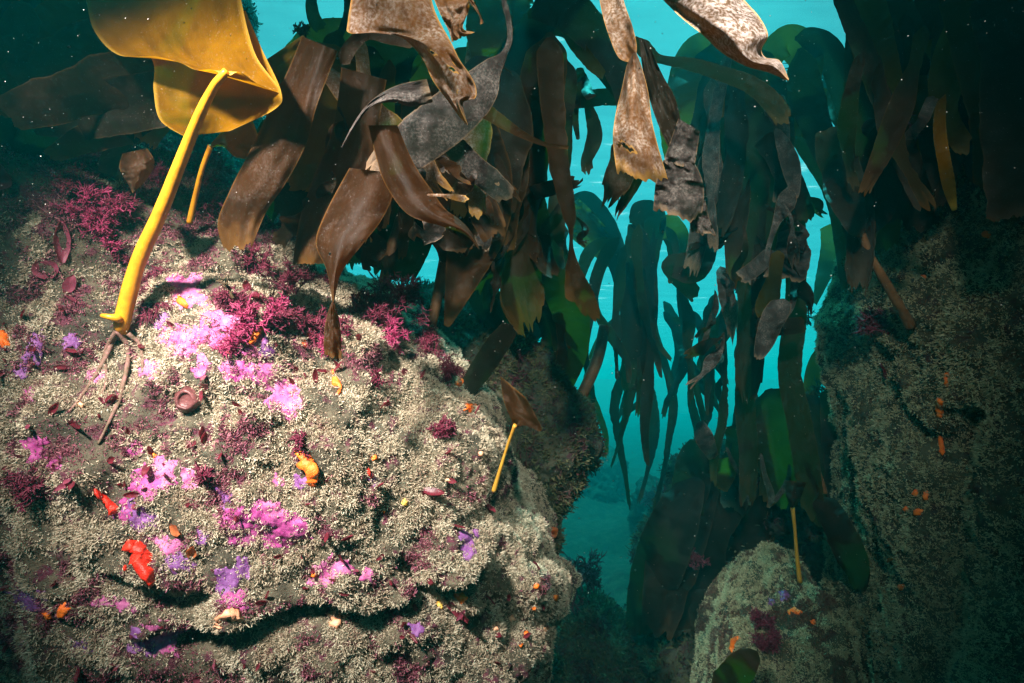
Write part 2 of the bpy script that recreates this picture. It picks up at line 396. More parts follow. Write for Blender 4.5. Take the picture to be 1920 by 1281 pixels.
rockG = rock('rock', 'low dark rock at the foot of the pale boulder beside the gully floor',
    [(990, 1430), (1030, 1220), (1060, 1150), (1100, 1130), (1150, 1150), (1180, 1200), (1190, 1280), (1200, 1430)],
    2.9, .35, .5, 80, .09, 8, M['rock_dark'], sq=.75)
rockH = rock('rock', 'hazy blue boulder standing behind the middle mound',
    [(1196, 1100), (1205, 980), (1225, 930), (1260, 915), (1300, 930), (1330, 1000), (1330, 1120)],
    6.0, .6, .8, 70, .15, 9, M['rock_dark'], sq=.7)
rockI = rock('rock', 'high dark rock wall behind the pale boulder at the upper left',
    [(-1500, -130), (300, -130), (395, -90), (405, 0), (415, 120), (440, 250), (520, 420), (560, 700), (0, 1000), (-1500, 900)],
    2.3, .3, .6, 110, .08, 12, M['rock_dark'], sq=.6)
ROCKS = [rockI, rockA, rockB, rockC, rockD, rockE, rockF, rockG, rockH]
# ------------------------------------------------------------------ kelp
def crom(a, t):
    """Catmull-Rom through rows of a, t in 0..1 by chord length"""
    a = np.asarray(a, float); n = len(a)
    if n == 2: a = np.array([a[0], a.mean(0), a[1]]); n = 3
    k = np.concatenate([[0], np.cumsum(np.linalg.norm(np.diff(a[:, :2], axis=0), axis=1) + 1e-6)]); k /= k[-1]
    i = np.clip(np.searchsorted(k, t, 'right') - 1, 0, n - 2); u = ((t - k[i]) / (k[i + 1] - k[i]))[..., None]
    p0, p1, p2, p3 = a[np.maximum(i - 1, 0)], a[i], a[i + 1], a[np.minimum(i + 2, n - 1)]
    return .5 * (2 * p1 + (p2 - p0) * u + (2 * p0 - 5 * p1 + 4 * p2 - p3) * u ** 2 + (3 * p1 - p0 - 3 * p2 + p3) * u ** 3)
def nrm(v): return v / np.maximum(np.linalg.norm(v, axis=-1, keepdims=True), 1e-9)
def gridfaces(nr, nc):
    i = (np.arange(nr - 1)[:, None] * nc + np.arange(nc - 1)[None]).ravel()
    return np.stack([i, i + 1, i + nc + 1, i + nc], 1)
def punch(V, Fc, UV, holes, asp):
    """real holes: drop the faces inside, draw the rim vertices onto the circle. asp = length / width"""
    if not holes: return V, Fc, UV
    for (hs, ht, hr) in holes:
        q = np.stack([UV[:, 0] - hs, (UV[:, 1] - ht) * asp], 1); r = np.linalg.norm(q, axis=1)
        a = np.arctan2(q[:, 1], q[:, 0]); hrr = hr * (1 + .25 * np.sin(a * 2 + 1) + .12 * np.sin(a * 5))
        ctr = V[np.argmin(r)]
        inner = r < hrr
        ring = (r >= hrr) & (r < hrr * 1.5)
        V = V.copy(); V[ring] = ctr + (V[ring] - ctr) * (hrr[ring] / np.maximum(r[ring], 1e-6))[:, None] ** .8
        UV = UV.copy(); UV[ring, 0] = 1.35
        Fc = Fc[~inner[Fc].all(1)]
    used = np.zeros(len(V), bool); used[Fc] = True; m = np.cumsum(used) - 1
    return V[used], m[Fc], UV[used]
SEED = [100]
def ribbon(pts, d=1.0, twist=None, curl=.18, ruffle=.16, rag=0.0, cols=None, rows=None, holes=None, wob=18, seed=None):
    SEED[0] += 1; sd = SEED[0] if seed is None else seed
    r = np.random.default_rng(sd)
    a = np.array([(p[0], p[1], p[2], p[3] if len(p) > 3 else d) for p in pts], float)
    n = 200; tt = np.linspace(0, 1, n)
    c = crom(a, tt); c[:, 2] = np.maximum(c[:, 2], 2.0)
    if not any(len(p) > 3 for p in pts):                       # the frond bows nearer and farther along its length
        c[:, 3] += d * .05 * np.sin(tt * r.uniform(2, 5) + r.uniform(0, 6)) * r.uniform(.3, 1.2)
    if rag == 0 and a[-1, 2] > 18: rag = .07
    C = P(c[:, 0], c[:, 1], c[:, 3]); hw = c[:, 2] / 2 / F * c[:, 3] * (.22 + .78 * smooth(0, .08, tt))
    T = nrm(np.gradient(C, axis=0)); v = nrm(C)
    W0 = nrm(np.cross(T, v)); N0 = np.cross(W0, T)
    tw = np.zeros(n)
    if twist: tw = np.interp(tt, [x for x, _ in twist], [x for _, x in twist]); tw = np.convolve(np.pad(tw, 8, 'edge'), np.ones(17) / 17, 'valid')
    tw = tw + wob * (np.sin(tt * r.uniform(3, 7) + r.uniform(0, 6)) + .6 * np.sin(tt * r.uniform(7, 12) + r.uniform(0, 6)))
    tw = np.radians(tw)[:, None]
    W = np.cos(tw) * W0 + np.sin(tw) * N0; N = -np.sin(tw) * W0 + np.cos(tw) * N0
    Ln = np.linalg.norm(np.diff(C, axis=0), axis=1).sum()
    wm = hw.mean() * 2
    cols = cols or int(np.clip(c[:, 2].mean() / 3.2, 9, 30)); rows = rows or int(np.clip(Ln / wm * cols * .8, 16, 130))
    s = np.linspace(-1, 1, cols)
    k = np.arange(cols) / cols * 6
    rg = rag * (.6 + .9 * perlin(np.stack([k * .55, k * 0 + sd * 1.7, k * 0], 1)) + .5 * perlin(np.stack([k * 2.1, k * 0 + sd * 2.7, k * 0], 1)) + .14 * r.uniform(-1, 1, cols) + .35 * np.abs(s) ** 3) if rag else np.zeros(cols)
    tl = np.linspace(0, 1, rows)[:, None] * np.clip(1 - rg, .4, 1)[None]
    f = tl * (n - 1); i = np.clip(f.astype(int), 0, n - 2); u = (f - i)[..., None]
    L = lambda A: A[i] * (1 - u) + A[i + 1] * u
    h = L(hw[:, None]); S = s[None, :, None]
    q = tl * Ln / wm
    sgn = np.where(S[..., 0] > 0, 3.0, 9.0)
    h = h * (1 + .05 * perlin(np.stack([q * 2.5, sgn + 0 * q, sd + 0 * q], -1)) + .03 * perlin(np.stack([q * 9, sgn + 0 * q, sd + 0 * q], -1)))[..., None]
    rf = perlin(np.stack([q * 1.5, np.broadcast_to(S[..., 0] * .8, q.shape), q * 0 + sd * 3.1], -1)) + .4 * perlin(np.stack([q * 4, np.broadcast_to(S[..., 0] * 1.2, q.shape), q * 0 + sd * 1.1], -1))
    cv = curl * r.uniform(.5, 1.3) * r.choice([-1, 1])
    V = L(C) + S * h * L(W) + (h * (cv * (S ** 2 - .33) + ruffle * (.35 + np.abs(S) ** 1.5) * rf[..., None])) * L(N)
    UV = np.stack([np.broadcast_to((s + 1) / 2, q.shape), np.broadcast_to(np.linspace(0, 1, rows)[:, None], q.shape)], -1)
    return punch(V.reshape(-1, 3), gridfaces(rows, cols), UV.reshape(-1, 2), holes, Ln / wm)
def sheet(A, B, d=1.0, bulge=.0, ruffle=.02, rag=0, cols=26, rows=60, holes=None, seed=None, ragw=1.0):
    """blade between two edge lines (x, y[, depth]); bulge in metres towards the viewer"""
    SEED[0] += 1; sd = SEED[0] if seed is None else seed; r = np.random.default_rng(sd)
    A, B = [np.array([(p[0], p[1], p[2] if len(p) > 2 else d) for p in q], float) for q in (A, B)]
    k = np.arange(cols) / cols * 7
    rg = rag * (.5 + .9 * perlin(np.stack([k * .55, k * 0 + sd * 1.7, k * 0], 1)) + .5 * perlin(np.stack([k * 2.1, k * 0 + sd * 2.7, k * 0], 1)) + .12 * r.uniform(-1, 1, cols)) if rag else np.zeros(cols)
    tl = np.linspace(0, 1, rows)[:, None] * np.clip(1 - rg, .4, 1)[None]
    a = crom(A, tl.ravel()).reshape(rows, cols, 3); b = crom(B, tl.ravel()).reshape(rows, cols, 3)
    s = np.linspace(0, 1, cols)[None, :, None]
    X = a * (1 - s) + b * s
    X[..., 2] -= bulge * np.sin(np.pi * s[..., 0]) * np.ones_like(tl)
    qs = np.stack([np.broadcast_to(s[..., 0] * 2.2, tl.shape), tl * 3.5, tl * 0 + sd * 2.3], -1)
    X[..., 2] += ruffle * (perlin(qs) + .5 * perlin(qs * 2.3)) * (.4 + 2 * np.abs(s[..., 0] - .5) ** 1.2)
    V = P(X[..., 0], X[..., 1], X[..., 2]).reshape(-1, 3)
    UV = np.stack([np.broadcast_to(s[..., 0], tl.shape), np.broadcast_to(np.linspace(0, 1, rows)[:, None], tl.shape)], -1).reshape(-1, 2)
    V3 = V.reshape(rows, cols, 3)
    asp = np.linalg.norm(np.diff(V3[:, cols // 2], axis=0), axis=1).sum() / max(np.linalg.norm(V3[:, 0] - V3[:, -1], axis=1).mean(), 1e-6)
    return punch(V, gridfaces(rows, cols), UV, holes, asp)
def joinm(*ms):
    off = 0; Vs, Fs, Us = [], [], []
    for V, Fc, U in ms: Vs.append(V); Fs.append(Fc + off); Us.append(U); off += len(V)
    return np.concatenate(Vs), np.concatenate(Fs), np.concatenate(Us)
def tubeW(C, rad, ns=10, lump=.04, seed=0):
    C = np.asarray(C, float); rad = np.asarray(rad, float); T = nrm(np.gradient(C, axis=0))
    ref = np.array([.3, .9, .2]); U = nrm(np.cross(T, ref)); W = np.cross(T, U)
    th = np.linspace(0, 2 * math.pi, ns, endpoint=False)
    q = np.linalg.norm(np.gradient(C, axis=0), axis=1).cumsum()
    lum = 1 + lump * perlin(np.stack([np.broadcast_to(np.cos(th), (len(C), ns)) * 1.1, np.broadcast_to((q / rad.mean() * .25)[:, None], (len(C), ns)), np.full((len(C), ns), seed * 1.3)], -1))
    V = C[:, None] + (rad[:, None] * lum)[..., None] * (np.cos(th)[None, :, None] * U[:, None] + np.sin(th)[None, :, None] * W[:, None])
    n = len(C); i = np.arange(n - 1)[:, None] * ns; j = np.arange(ns); jn = (j + 1) % ns
    Fc = np.stack([i + j, i + jn, i + ns + jn, i + ns + j], -1).reshape(-1, 4)
    V = np.concatenate([V.reshape(-1, 3), C[:1], C[-1:]])
    cap = [np.stack([np.full(ns, n * ns), jn, j, j], 1), np.stack([np.full(ns, n * ns + 1), (n - 1) * ns + j, (n - 1) * ns + jn, (n - 1) * ns + jn], 1)]
    return V, Fc, cap
def tube_mesh(C, rad, ns=10, lump=.04, seed=0):
    V, Fc, cap = tubeW(C, rad, ns, lump, seed)
    return V, [tuple(f) for f in Fc] + [tuple(f[:3]) for c in cap for f in c]
def stipe(pts, d=1.0, n=40, ns=10, lump=.04):
    SEED[0] += 1
    a = np.array([(p[0], p[1], p[2], p[3] if len(p) > 3 else d) for p in pts], float)
    c = crom(a, np.linspace(0, 1, n)); C = P(c[:, 0], c[:, 1], c[:, 3])
    return tube_mesh(C, c[:, 2] / 2 / F * c[:, 3], ns, lump, SEED[0])
def add(name, m, mat, parent):
    return mesh_obj(name, m[0], m[1], M[mat], parent, uv=m[2] if len(m) > 2 else None)
def frond(label, m, mat, group=None):
    return tag(mesh_obj('kelp_frond', m[0], m[1], M[mat], uv=m[2]), label, 'kelp', group)
def plant(label, fr, group=None, base=None, name='kelp'):
    """a kelp of several fronds; fr = list of (kind, mesh, material)"""
    first = fr[0][1][0]
    t = thing(name, first.mean(0) if base is None else base, label, 'kelp', group)
    for k, m, mat in fr: add(k, m, mat, t)
    return t
rb = ribbon

def straps(n, x0, x1, ytop, ybot, d, seed, w0=26, conv=None):
    """long thin digits of one blade: they leave the crown together, then drift, cross and twist on their way down"""
    r = np.random.default_rng(seed); out = []; cx = (x0 + x1) / 2 if conv is None else conv
    for k in range(n):
        f = (k + r.uniform(.1, .9)) / n; xs = x0 + (x1 - x0) * np.clip(f + r.normal(0, .16), -.05, 1.05)
        top = (cx + ((x0 + (x1 - x0) * f) - cx) * .5, ytop + r.uniform(-10, 40)); yb = ybot + r.uniform(-190, 40)
        sway = r.uniform(-75, 75); ph = r.uniform(2.2, 5); pts = []
        for t in np.linspace(0, 1, 7):
            x = top[0] + (xs - top[0]) * t ** .75 + sway * math.sin(t * ph) * t ** .3 * .7 + r.uniform(-6, 6)
            y = top[1] - 26 * math.sin(min(1, t * 4) * math.pi) * (abs(f - .5) * 2) + (yb - top[1]) * t
            pts.append((x, y, w0 * r.uniform(.6, 1.35) * (1 if t < .75 else (1.25 - t) * 1.7)))
        out.append(('frond', ribbon(pts, d + r.uniform(-.25, .3), wob=42, rag=.05), 'kelp_far' if r.random() < .85 else 'kelp_brown'))
    return out
def scraps(n, x0, x1, y0, y1, d, seed, w0=12):
    """torn narrow ends dangling among the broad fronds"""
    r = np.random.default_rng(seed); out = []
    for k in range(n):
        x, y = r.uniform(x0, x1), r.uniform(y0, y1); L = r.uniform(50, 150); a = r.normal(0, .45); pts = []
        for t in np.linspace(0, 1, 5):
            pts.append((x + L * t * math.sin(a) + 10 * math.sin(t * r.uniform(3, 6)), y + L * t * math.cos(a), w0 * r.uniform(.35, 1.5) * (1 if t > .3 else .5)))
        out.append(('frond', ribbon(pts, d + r.uniform(-.2, .2), wob=45, rag=.16), ['kelp_dark', 'kelp_dark', 'kelp_brown', 'kelp_grey'][r.integers(4)]))
    return out
# --- the golden kelp with the thick stipe, growing on the pale boulder
bp, bn = at(rockA, 232, 600)
bd = proj(bp)[2] - .03
G = thing('kelp', P(228, 605, bd), 'golden kelp glowing yellow on a thick bright stipe rooted in the pale boulder', 'kelp')
add('stipe', stipe([(231, 626, 12, bd + .012), (229, 616, 22, bd + .004), (228, 606, 28, bd - .002), (237, 570, 28, bd - .01), (258, 495, 27, bd - .03), (301, 398, 25, bd - .07), (342, 295, 22, bd - .12), (376, 212, 19, bd - .17), (400, 165, 16, bd - .2), (416, 144, 15, bd - .216), (425, 132, 12, bd - .219)], n=70, ns=16, lump=.05), 'stipe_gold', G)
dt = bd - .22
front = sheet([(160, -60, dt + .16), (162, 0, dt + .14), (178, 60, dt + .11), (222, 103, dt + .085), (290, 106, dt + .06), (338, 118, dt + .035), (366, 131, dt + .015), (398, 131, dt + .005), (416, 141, dt)],
              [(440, -60, dt + .10), (452, 0, dt + .08), (466, 62, dt + .06), (484, 112, dt + .04), (527, 172, dt + .015), (485, 158, dt + .012), (462, 142, dt + .006), (446, 135, dt + .002), (433, 141, dt)], bulge=-.012, ruffle=.007, cols=40, rows=80)
back = sheet([(230, 60, dt + .15), (285, 112, dt + .13), (288, 170, dt + .12), (300, 225, dt + .115), (345, 256, dt + .12)],
             [(460, 20, dt + .13), (490, 90, dt + .08), (527, 172, dt + .015), (515, 205, dt + .05), (430, 246, dt + .1)], bulge=-.05, ruffle=.006, cols=36, rows=60)
back = (back[0], back[1], back[2] * np.array([1, .85]))
add('blade', joinm(front, back), 'kelp_gold', G)
hf = [stipe([(229, 600, 15, bd - .004), (220, 597, 16, bd - .02), (202, 594, 11, bd - .03), (191, 592, 8, bd - .028)], n=16), ]
def onrock(rk, pts, lift):
    out = []
    for x, y, wd in pts:
        p, n = at(rk, x, y); q = p + n * lift; X, Y, D_ = proj(q); out.append((float(X), float(Y), wd, float(D_)))
    return out
HF = thing  # readability
M['haptera'] = simple_mat('crusted_root', (.10, .07, .04), (.22, .10, .09), 90, .7, .2, bump=.5)
hold = mesh_obj('holdfast', hf[0][0], hf[0][1], M['stipe_gold'], G)
for pts in ([(231, 616, 12), (216, 650, 9), (194, 682, 8), (160, 720, 6), (142, 770, 4)], [(233, 618, 12), (238, 670, 9), (231, 735, 8), (215, 785, 6), (196, 830, 4)], [(230, 616, 9), (210, 660, 7), (204, 700, 5), (190, 740, 3)], [(234, 616, 9), (252, 650, 6), (258, 690, 4)]):
    q = onrock(rockA, pts, .002); q[0] = (q[0][0], q[0][1], q[0][2], bd)
    m = stipe(q, n=26, lump=.3); mesh_obj('root', m[0], m[1], M['haptera'], hold if False else G)

# --- small kelps standing on the rocks
s2 = thing('kelp', P(355, 415, 1.12), 'thin orange young kelp just behind the thick golden stipe', 'kelp', None)
p2, _ = at(rockA, 355, 420); d2 = min(proj(p2)[2], 1.3)
add('stipe', stipe([(355, 418, 11, d2), (366, 370, 10, d2 - .03), (378, 320, 9, d2 - .07), (395, 274, 10, d2 - .1)], n=24), 'stipe_gold', s2)
add('blade', sheet([(393, 275, d2 - .1), (402, 262, d2 - .1), (425, 240, d2 - .09), (470, 215, d2 - .06)], [(397, 276, d2 - .1), (420, 276, d2 - .11), (445, 296, d2 - .12), (500, 300, d2 - .1)], bulge=.02, cols=14, rows=24), 'kelp_gold', s2)
p3_, _ = at(rockA, 926, 918); d3_ = proj(p3_)[2] - .01
s3 = thing('kelp', p3_, 'small olive kelp with a thin orange stipe on the shoulder of the pale boulder', 'kelp')
add('stipe', stipe([(926, 921, 10, d3_), (938, 880, 7, d3_ - .02), (952, 835, 6, d3_ - .04), (966, 797, 8, d3_ - .07)], n=24), 'stipe_olive', s3)
add('blade', sheet([(963, 799, d3_ - .07), (956, 780, d3_ - .06), (944, 750, d3_ - .04), (938, 705, d3_)], [(969, 800, d3_ - .07), (984, 798, d3_ - .09), (1016, 806, d3_ - .1), (985, 745, d3_ - .05)], bulge=-.03, ruffle=.02, cols=14, rows=24), 'kelp_brown', s3)
p4_, _ = at(rockD, 1498, 1085); d4_ = proj(p4_)[2]
s4 = thing('kelp', p4_, 'tiny kelp with a bare orange stipe on top of the low rounded boulder', 'kelp')
add('stipe', stipe([(1500, 1092, 9, d4_), (1494, 1040, 7, d4_), (1490, 990, 6, d4_), (1486, 952, 8, d4_)], n=18), 'stipe_olive', s4)
add('blade', sheet([(1483, 952, d4_), (1474, 930, d4_), (1470, 900, d4_ + .05)], [(1489, 952, d4_), (1500, 936, d4_), (1512, 905, d4_ + .05)], bulge=.03, cols=10, rows=14), 'kelp_dark', s4)
p5_, _ = at(rockC, 1700, 600); d5_ = proj(p5_)[2]
s5 = thing('kelp', p5_, 'dark kelp on a leaning orange brown stipe rooted on the dim right wall', 'kelp')
add('stipe', stipe([(1706, 612, 20, d5_), (1688, 575, 17, d5_ - .04), (1655, 520, 16, d5_ - .08), (1632, 480, 15, d5_ - .1), (1615, 440, 16, d5_ - .11)], n=30, lump=.2), 'stipe_dark', s5)
for pts in ([(1612, 445, 20), (1590, 380, 60), (1570, 300, 70), (1550, 240, 40)], [(1618, 445, 20), (1640, 390, 70), (1650, 300, 80), (1630, 200, 60), (1600, 140, 30)]):
    add('frond', rb(pts, d5_ - .12, rag=.03), 'kelp_dark', s5)

# --- near fronds hanging in front, each singled out
frond('broad brown frond folded at its top, hanging left of centre beside the golden blade',
      sheet([(566, 68, .92), (545, 120, .92), (515, 185, .92), (470, 280, .94), (432, 355, .96), (408, 420, .98), (425, 480, 1.0)],
            [(634, 96, .90), (612, 150, .9), (592, 205, .9), (572, 275, .92), (535, 345, .94), (498, 400, .97), (470, 470, .98)], bulge=.012, ruffle=.009, rag=.05), 'kelp_brown')
frond('olive flap of frond lit from behind, left of the folded brown frond', sheet([(568, 66, .96), (520, 98, .98), (470, 135, 1.0), (480, 160, 1.02)], [(600, 100, .97), (560, 150, .99), (525, 190, 1.0), (500, 220, 1.02)], ruffle=.02), 'kelp_olive')
frond('second brown strip hanging right of the folded brown frond', sheet([(640, 126, 1.0), (633, 190, 1.0), (618, 260, 1.01), (585, 340, 1.03), (560, 420, 1.05), (548, 500, 1.08)], [(725, 150, .99), (712, 220, .99), (700, 290, 1.0), (680, 350, 1.02), (650, 420, 1.05), (612, 500, 1.08)], ruffle=.01, bulge=.015, rag=.05), 'kelp_brown')
frond('wide olive frond seen between two brown strips', rb([(640, 90, 120), (612, 150, 130), (590, 240, 120), (562, 320, 90), (530, 350, 50)], 1.12), 'kelp_olive')
frond('orange brown frond narrowing to a twisted waist with a small purple tail', joinm(
      sheet([(655, 315, .95), (612, 395, .94), (592, 455, .93), (612, 505, .92), (621, 552, .91), (624, 566, .91)], [(742, 325, .95), (735, 372, .93), (712, 418, .92), (680, 458, .91), (640, 512, .91), (627, 566, .91)], bulge=.02, ruffle=.008),
      sheet([(624, 562, .91), (612, 596, .905), (607, 640, .9), (609, 668, .9)], [(626, 562, .91), (636, 600, .91), (640, 640, .91), (640, 682, .9)], ruffle=.015, rag=.12, bulge=.01)), 'kelp_brown')
frond('long brown frond running diagonally to a thin point over the central gloom', sheet([(690, 235, .9), (704, 290, .89), (722, 345, .88), (765, 402, .87), (830, 425, .86), (872, 440, .86), (898, 468, .86)], [(745, 235, .9), (775, 305, .88), (808, 355, .87), (835, 392, .86), (862, 412, .86), (884, 436, .86), (899, 467, .86)], bulge=.014, ruffle=.006), 'kelp_brown')
frond('ragged sunlit brown frond with eaten holes and white barnacle spots at the top', joinm(
      sheet([(665, -40, .66), (652, 40, .66), (655, 62, .66), (700, 62, .655), (752, 70, .65), (790, 108, .64), (812, 152, .63), (840, 190, .62), (874, 236, .62)],
            [(800, -40, .66), (812, 10, .65), (824, 40, .64), (845, 78, .63), (862, 112, .62), (880, 138, .62), (892, 162, .62), (891, 184, .62), (868, 194, .62), (878, 236, .62)], bulge=.02, ruffle=.02, cols=44, rows=120, rag=.05, holes=[(.42, .555, .055), (.62, .66, .06), (.8, .6, .03), (.55, .8, .03)]),
      sheet([(806, -20, .67), (826, 28, .66), (842, 60, .655), (848, 86, .65)], [(850, -30, .67), (880, 8, .66), (868, 52, .655), (893, 60, .65)], rag=.12, ruffle=.02),
      sheet([(850, -30, .67), (876, 0, .665), (898, 30, .66), (900, 46, .66)], [(870, -30, .67), (890, 6, .665), (905, 38, .66), (906, 44, .66)], ruffle=.01)), 'kelp_old')
frond('dark grey purple frond on a thin stalk sweeping down from the top centre', rb([(938, -20, 12), (952, 30, 10), (956, 72, 10), (944, 104, 14), (922, 132, 44), (896, 170, 78), (850, 212, 92), (795, 255, 92), (735, 305, 76), (690, 345, 50)], .98, curl=.3, wob=8), 'kelp_grey')
frond('curled grey leaf tip under the ragged sunlit frond', sheet([(640, 276, .9), (668, 222, .88), (702, 184, .87), (745, 160, .87), (800, 148, .88)], [(642, 278, .9), (690, 206, .86), (735, 192, .85), (772, 200, .86), (812, 192, .87)], ruffle=.02, bulge=.02), 'kelp_grey')
frond('narrow dark frond crossing behind the ragged sunlit frond', rb([(640, 120, 26), (660, 85, 24), (690, 62, 22), (730, 70, 26), (780, 75, 34)], .8), 'kelp_dark')
frond('thin pale twig of frond ending at the open water right of centre', rb([(880, 190, 40), (930, 222, 26), (975, 250, 14), (1020, 270, 8), (1066, 277, 7)], 1.0), 'kelp_brown')
frond('grey brown blunt frond tip with tiny hole in the dark centre', rb([(830, 250, 40), (880, 305, 46), (920, 340, 46), (956, 374, 38)], 1.05, rag=.08, holes=[(.6, .78, .05)], wob=8), 'kelp_grey')
frond('short curled brown strip tip over the dark central fronds', rb([(800, 366, 5), (832, 367, 6), (858, 371, 12), (880, 374, 14)], .85, rag=.1), 'kelp_old')
frond('twisted sunlit brown frond with a yellow rimmed hole, hanging over open water', joinm(
      sheet([(1118, -40, .84), (1128, 20, .84), (1140, 62, .83), (1160, 108, .82), (1186, 118, .815)], [(1158, -40, .84), (1172, 10, .83), (1186, 50, .82), (1194, 88, .81), (1190, 116, .815)], bulge=-.01, ruffle=.012, cols=16),
      sheet([(1186, 100, .81), (1176, 120, .81), (1166, 165, .80), (1154, 215, .79), (1149, 260, .78), (1153, 300, .78), (1158, 332, .78)],
            [(1192, 96, .81), (1204, 128, .82), (1216, 175, .81), (1222, 225, .80), (1234, 275, .79), (1246, 315, .79), (1256, 350, .785)], bulge=.03, ruffle=.02, cols=34, rows=80, rag=.09, holes=[(.3, .77, .12)])), 'kelp_old')
frond('dark brown blade behind the frond with the yellow rimmed hole', sheet([(1198, 70, .95), (1205, 130, .95), (1222, 200, .95), (1245, 260, .95), (1262, 290, .95)], [(1215, 80, .95), (1242, 140, .95), (1264, 180, .95), (1276, 225, .95), (1280, 262, .95)], ruffle=.02), 'kelp_dark')
frond('small curled grey scrap of frond just above the scalloped brown tip', sheet([(1272, 222, .93), (1258, 262, .92), (1246, 302, .91), (1262, 312, .91)], [(1312, 246, .93), (1309, 268, .93), (1306, 290, .92), (1301, 318, .92)], ruffle=.02, rag=.12, bulge=.02), 'kelp_grey')
frond('scalloped pale brown frond tip below the curled grey scrap', sheet([(1244, 300, .93), (1230, 340, .92), (1226, 380, .91), (1224, 400, .91)], [(1302, 305, .93), (1316, 335, .92), (1320, 370, .92), (1312, 425, .92)], ruffle=.025, rag=.18, bulge=.03), 'kelp_grey')
frond('torn brown strip below the scalloped tip ending in a pointed corner', sheet([(1290, 370, .96), (1292, 410, .96), (1298, 440, .96)], [(1322, 375, .96), (1330, 410, .96), (1344, 446, .96)], ruffle=.02, rag=.15), 'kelp_grey')
frond('white crusted frond caught bright by the light at the upper right', sheet(
      [(1205, -40, .58), (1243, 0, .57), (1278, 34, .56), (1318, 66, .55), (1352, 98, .54), (1398, 124, .54), (1440, 136, .545), (1478, 152, .55)],
      [(1370, -40, .57), (1396, 0, .56), (1424, 32, .55), (1440, 66, .54), (1428, 92, .535), (1436, 108, .54), (1462, 114, .545), (1479, 148, .55)], bulge=.03, ruffle=.02, cols=34, rows=80), 'kelp_crusted')
frond('tattered dark frond end shredded into points left of the scalloped tip', rb([(1178, 270, 60), (1165, 320, 58), (1148, 360, 46), (1130, 400, 26)], 1.1, rag=.3, wob=20), 'kelp_dark')
frond('dark pointed strip beside the tattered frond end', rb([(1195, 300, 50), (1180, 360, 26), (1160, 395, 14), (1154, 420, 5)], 1.12, rag=.2), 'kelp_dark')
frond('long brown strap stretching across open water towards the right', rb([(1190, 70, 30), (1215, 100, 28), (1240, 112, 16), (1300, 122, 22), (1360, 140, 26), (1410, 160, 30), (1450, 195, 34), (1480, 240, 30)], 1.35, wob=10), 'kelp_far')

# --- left top: dark fronds lying over the boulder's top
plant('dark kelp whose fronds lie sideways across the upper left corner', [('frond', rb(p, d, **k), m) for p, d, k, m in [
    ([(330, 40, 80), (200, 80, 90), (110, 115, 80), (20, 150, 50)], .98, dict(rag=.03), 'kelp_brown'),
    ([(350, 120, 90), (230, 150, 100), (120, 185, 90), (10, 215, 60)], .96, dict(rag=.03), 'kelp_brown'),
    ([(330, 180, 90), (220, 200, 100), (120, 220, 80), (50, 235, 40)], 1.0, {}, 'kelp_dark'),
    ([(170, 10, 70), (110, 50, 80), (60, 95, 70), (10, 150, 50)], 1.02, {}, 'kelp_olive'),
    ([(330, 20, 90), (230, 20, 130), (110, 15, 130), (-20, 60, 110)], 1.1, {}, 'kelp_dark'),
    ([(80, -20, 90), (50, 80, 110), (20, 180, 110), (0, 280, 60)], 1.05, {}, 'kelp_dark'),
    ([(160, 160, 60), (100, 220, 70), (60, 290, 60), (45, 350, 30)], 1.03, {}, 'kelp_dark'),
    ([(300, 215, 50), (240, 240, 60), (160, 262, 50), (90, 300, 30)], 1.04, {}, 'kelp_brown'),
    ([(400, 90, 70), (350, 150, 90), (290, 220, 70), (270, 280, 30)], 1.05, {}, 'kelp_olive'),
    ([(60, 10, 40), (30, 60, 60), (5, 130, 60), (-10, 220, 50)], .95, {}, 'kelp_brown')]])
frond('narrow dark frond arching over pink weed at the upper left', rb([(285, 222, 34), (245, 248, 36), (212, 285, 36), (200, 330, 26)], 1.05, rag=.05), 'kelp_dark')
frond('small curled dark brown leaf below the golden blade', sheet([(230, 288, 1.0), (224, 315, .99), (240, 345, .99), (248, 362, 1.0)], [(276, 278, 1.0), (290, 305, .98), (276, 335, .98), (250, 362, 1.0)], bulge=.03), 'kelp_brown')

def curtain(n, x0, x1, y0, y1, d, seed, w0=60, mats=('kelp_brown', 'kelp_brown', 'kelp_dark', 'kelp_old')):
    """fronds falling side by side from above, each with its own lean, width and torn end"""
    r = np.random.default_rng(seed); out = []
    for k in range(n):
        x, y = x0 + (x1 - x0) * (k + r.uniform(0, 1)) / n, y0 + r.uniform(-40, 60); L = (y1 - y0) * r.uniform(.6, 1.1); a = r.normal(0, .28); bow = r.uniform(-40, 40); w = w0 * r.uniform(.55, 1.3)
        pts = [(x + L * t * math.sin(a) + bow * math.sin(t * 3), y + L * t * math.cos(a), w * (.6 + .5 * math.sin(t * 2.7)) * (1 if t < .8 else .8)) for t in np.linspace(0, 1, 6)]
        out.append(('frond', ribbon(pts, d + r.uniform(-.15, .2), wob=38, rag=.09), mats[r.integers(len(mats))]))
    return out
plant('brown kelp with many torn fronds hanging behind the long diagonal brown frond', curtain(13, 560, 960, 90, 470, 1.2, 61, 62))
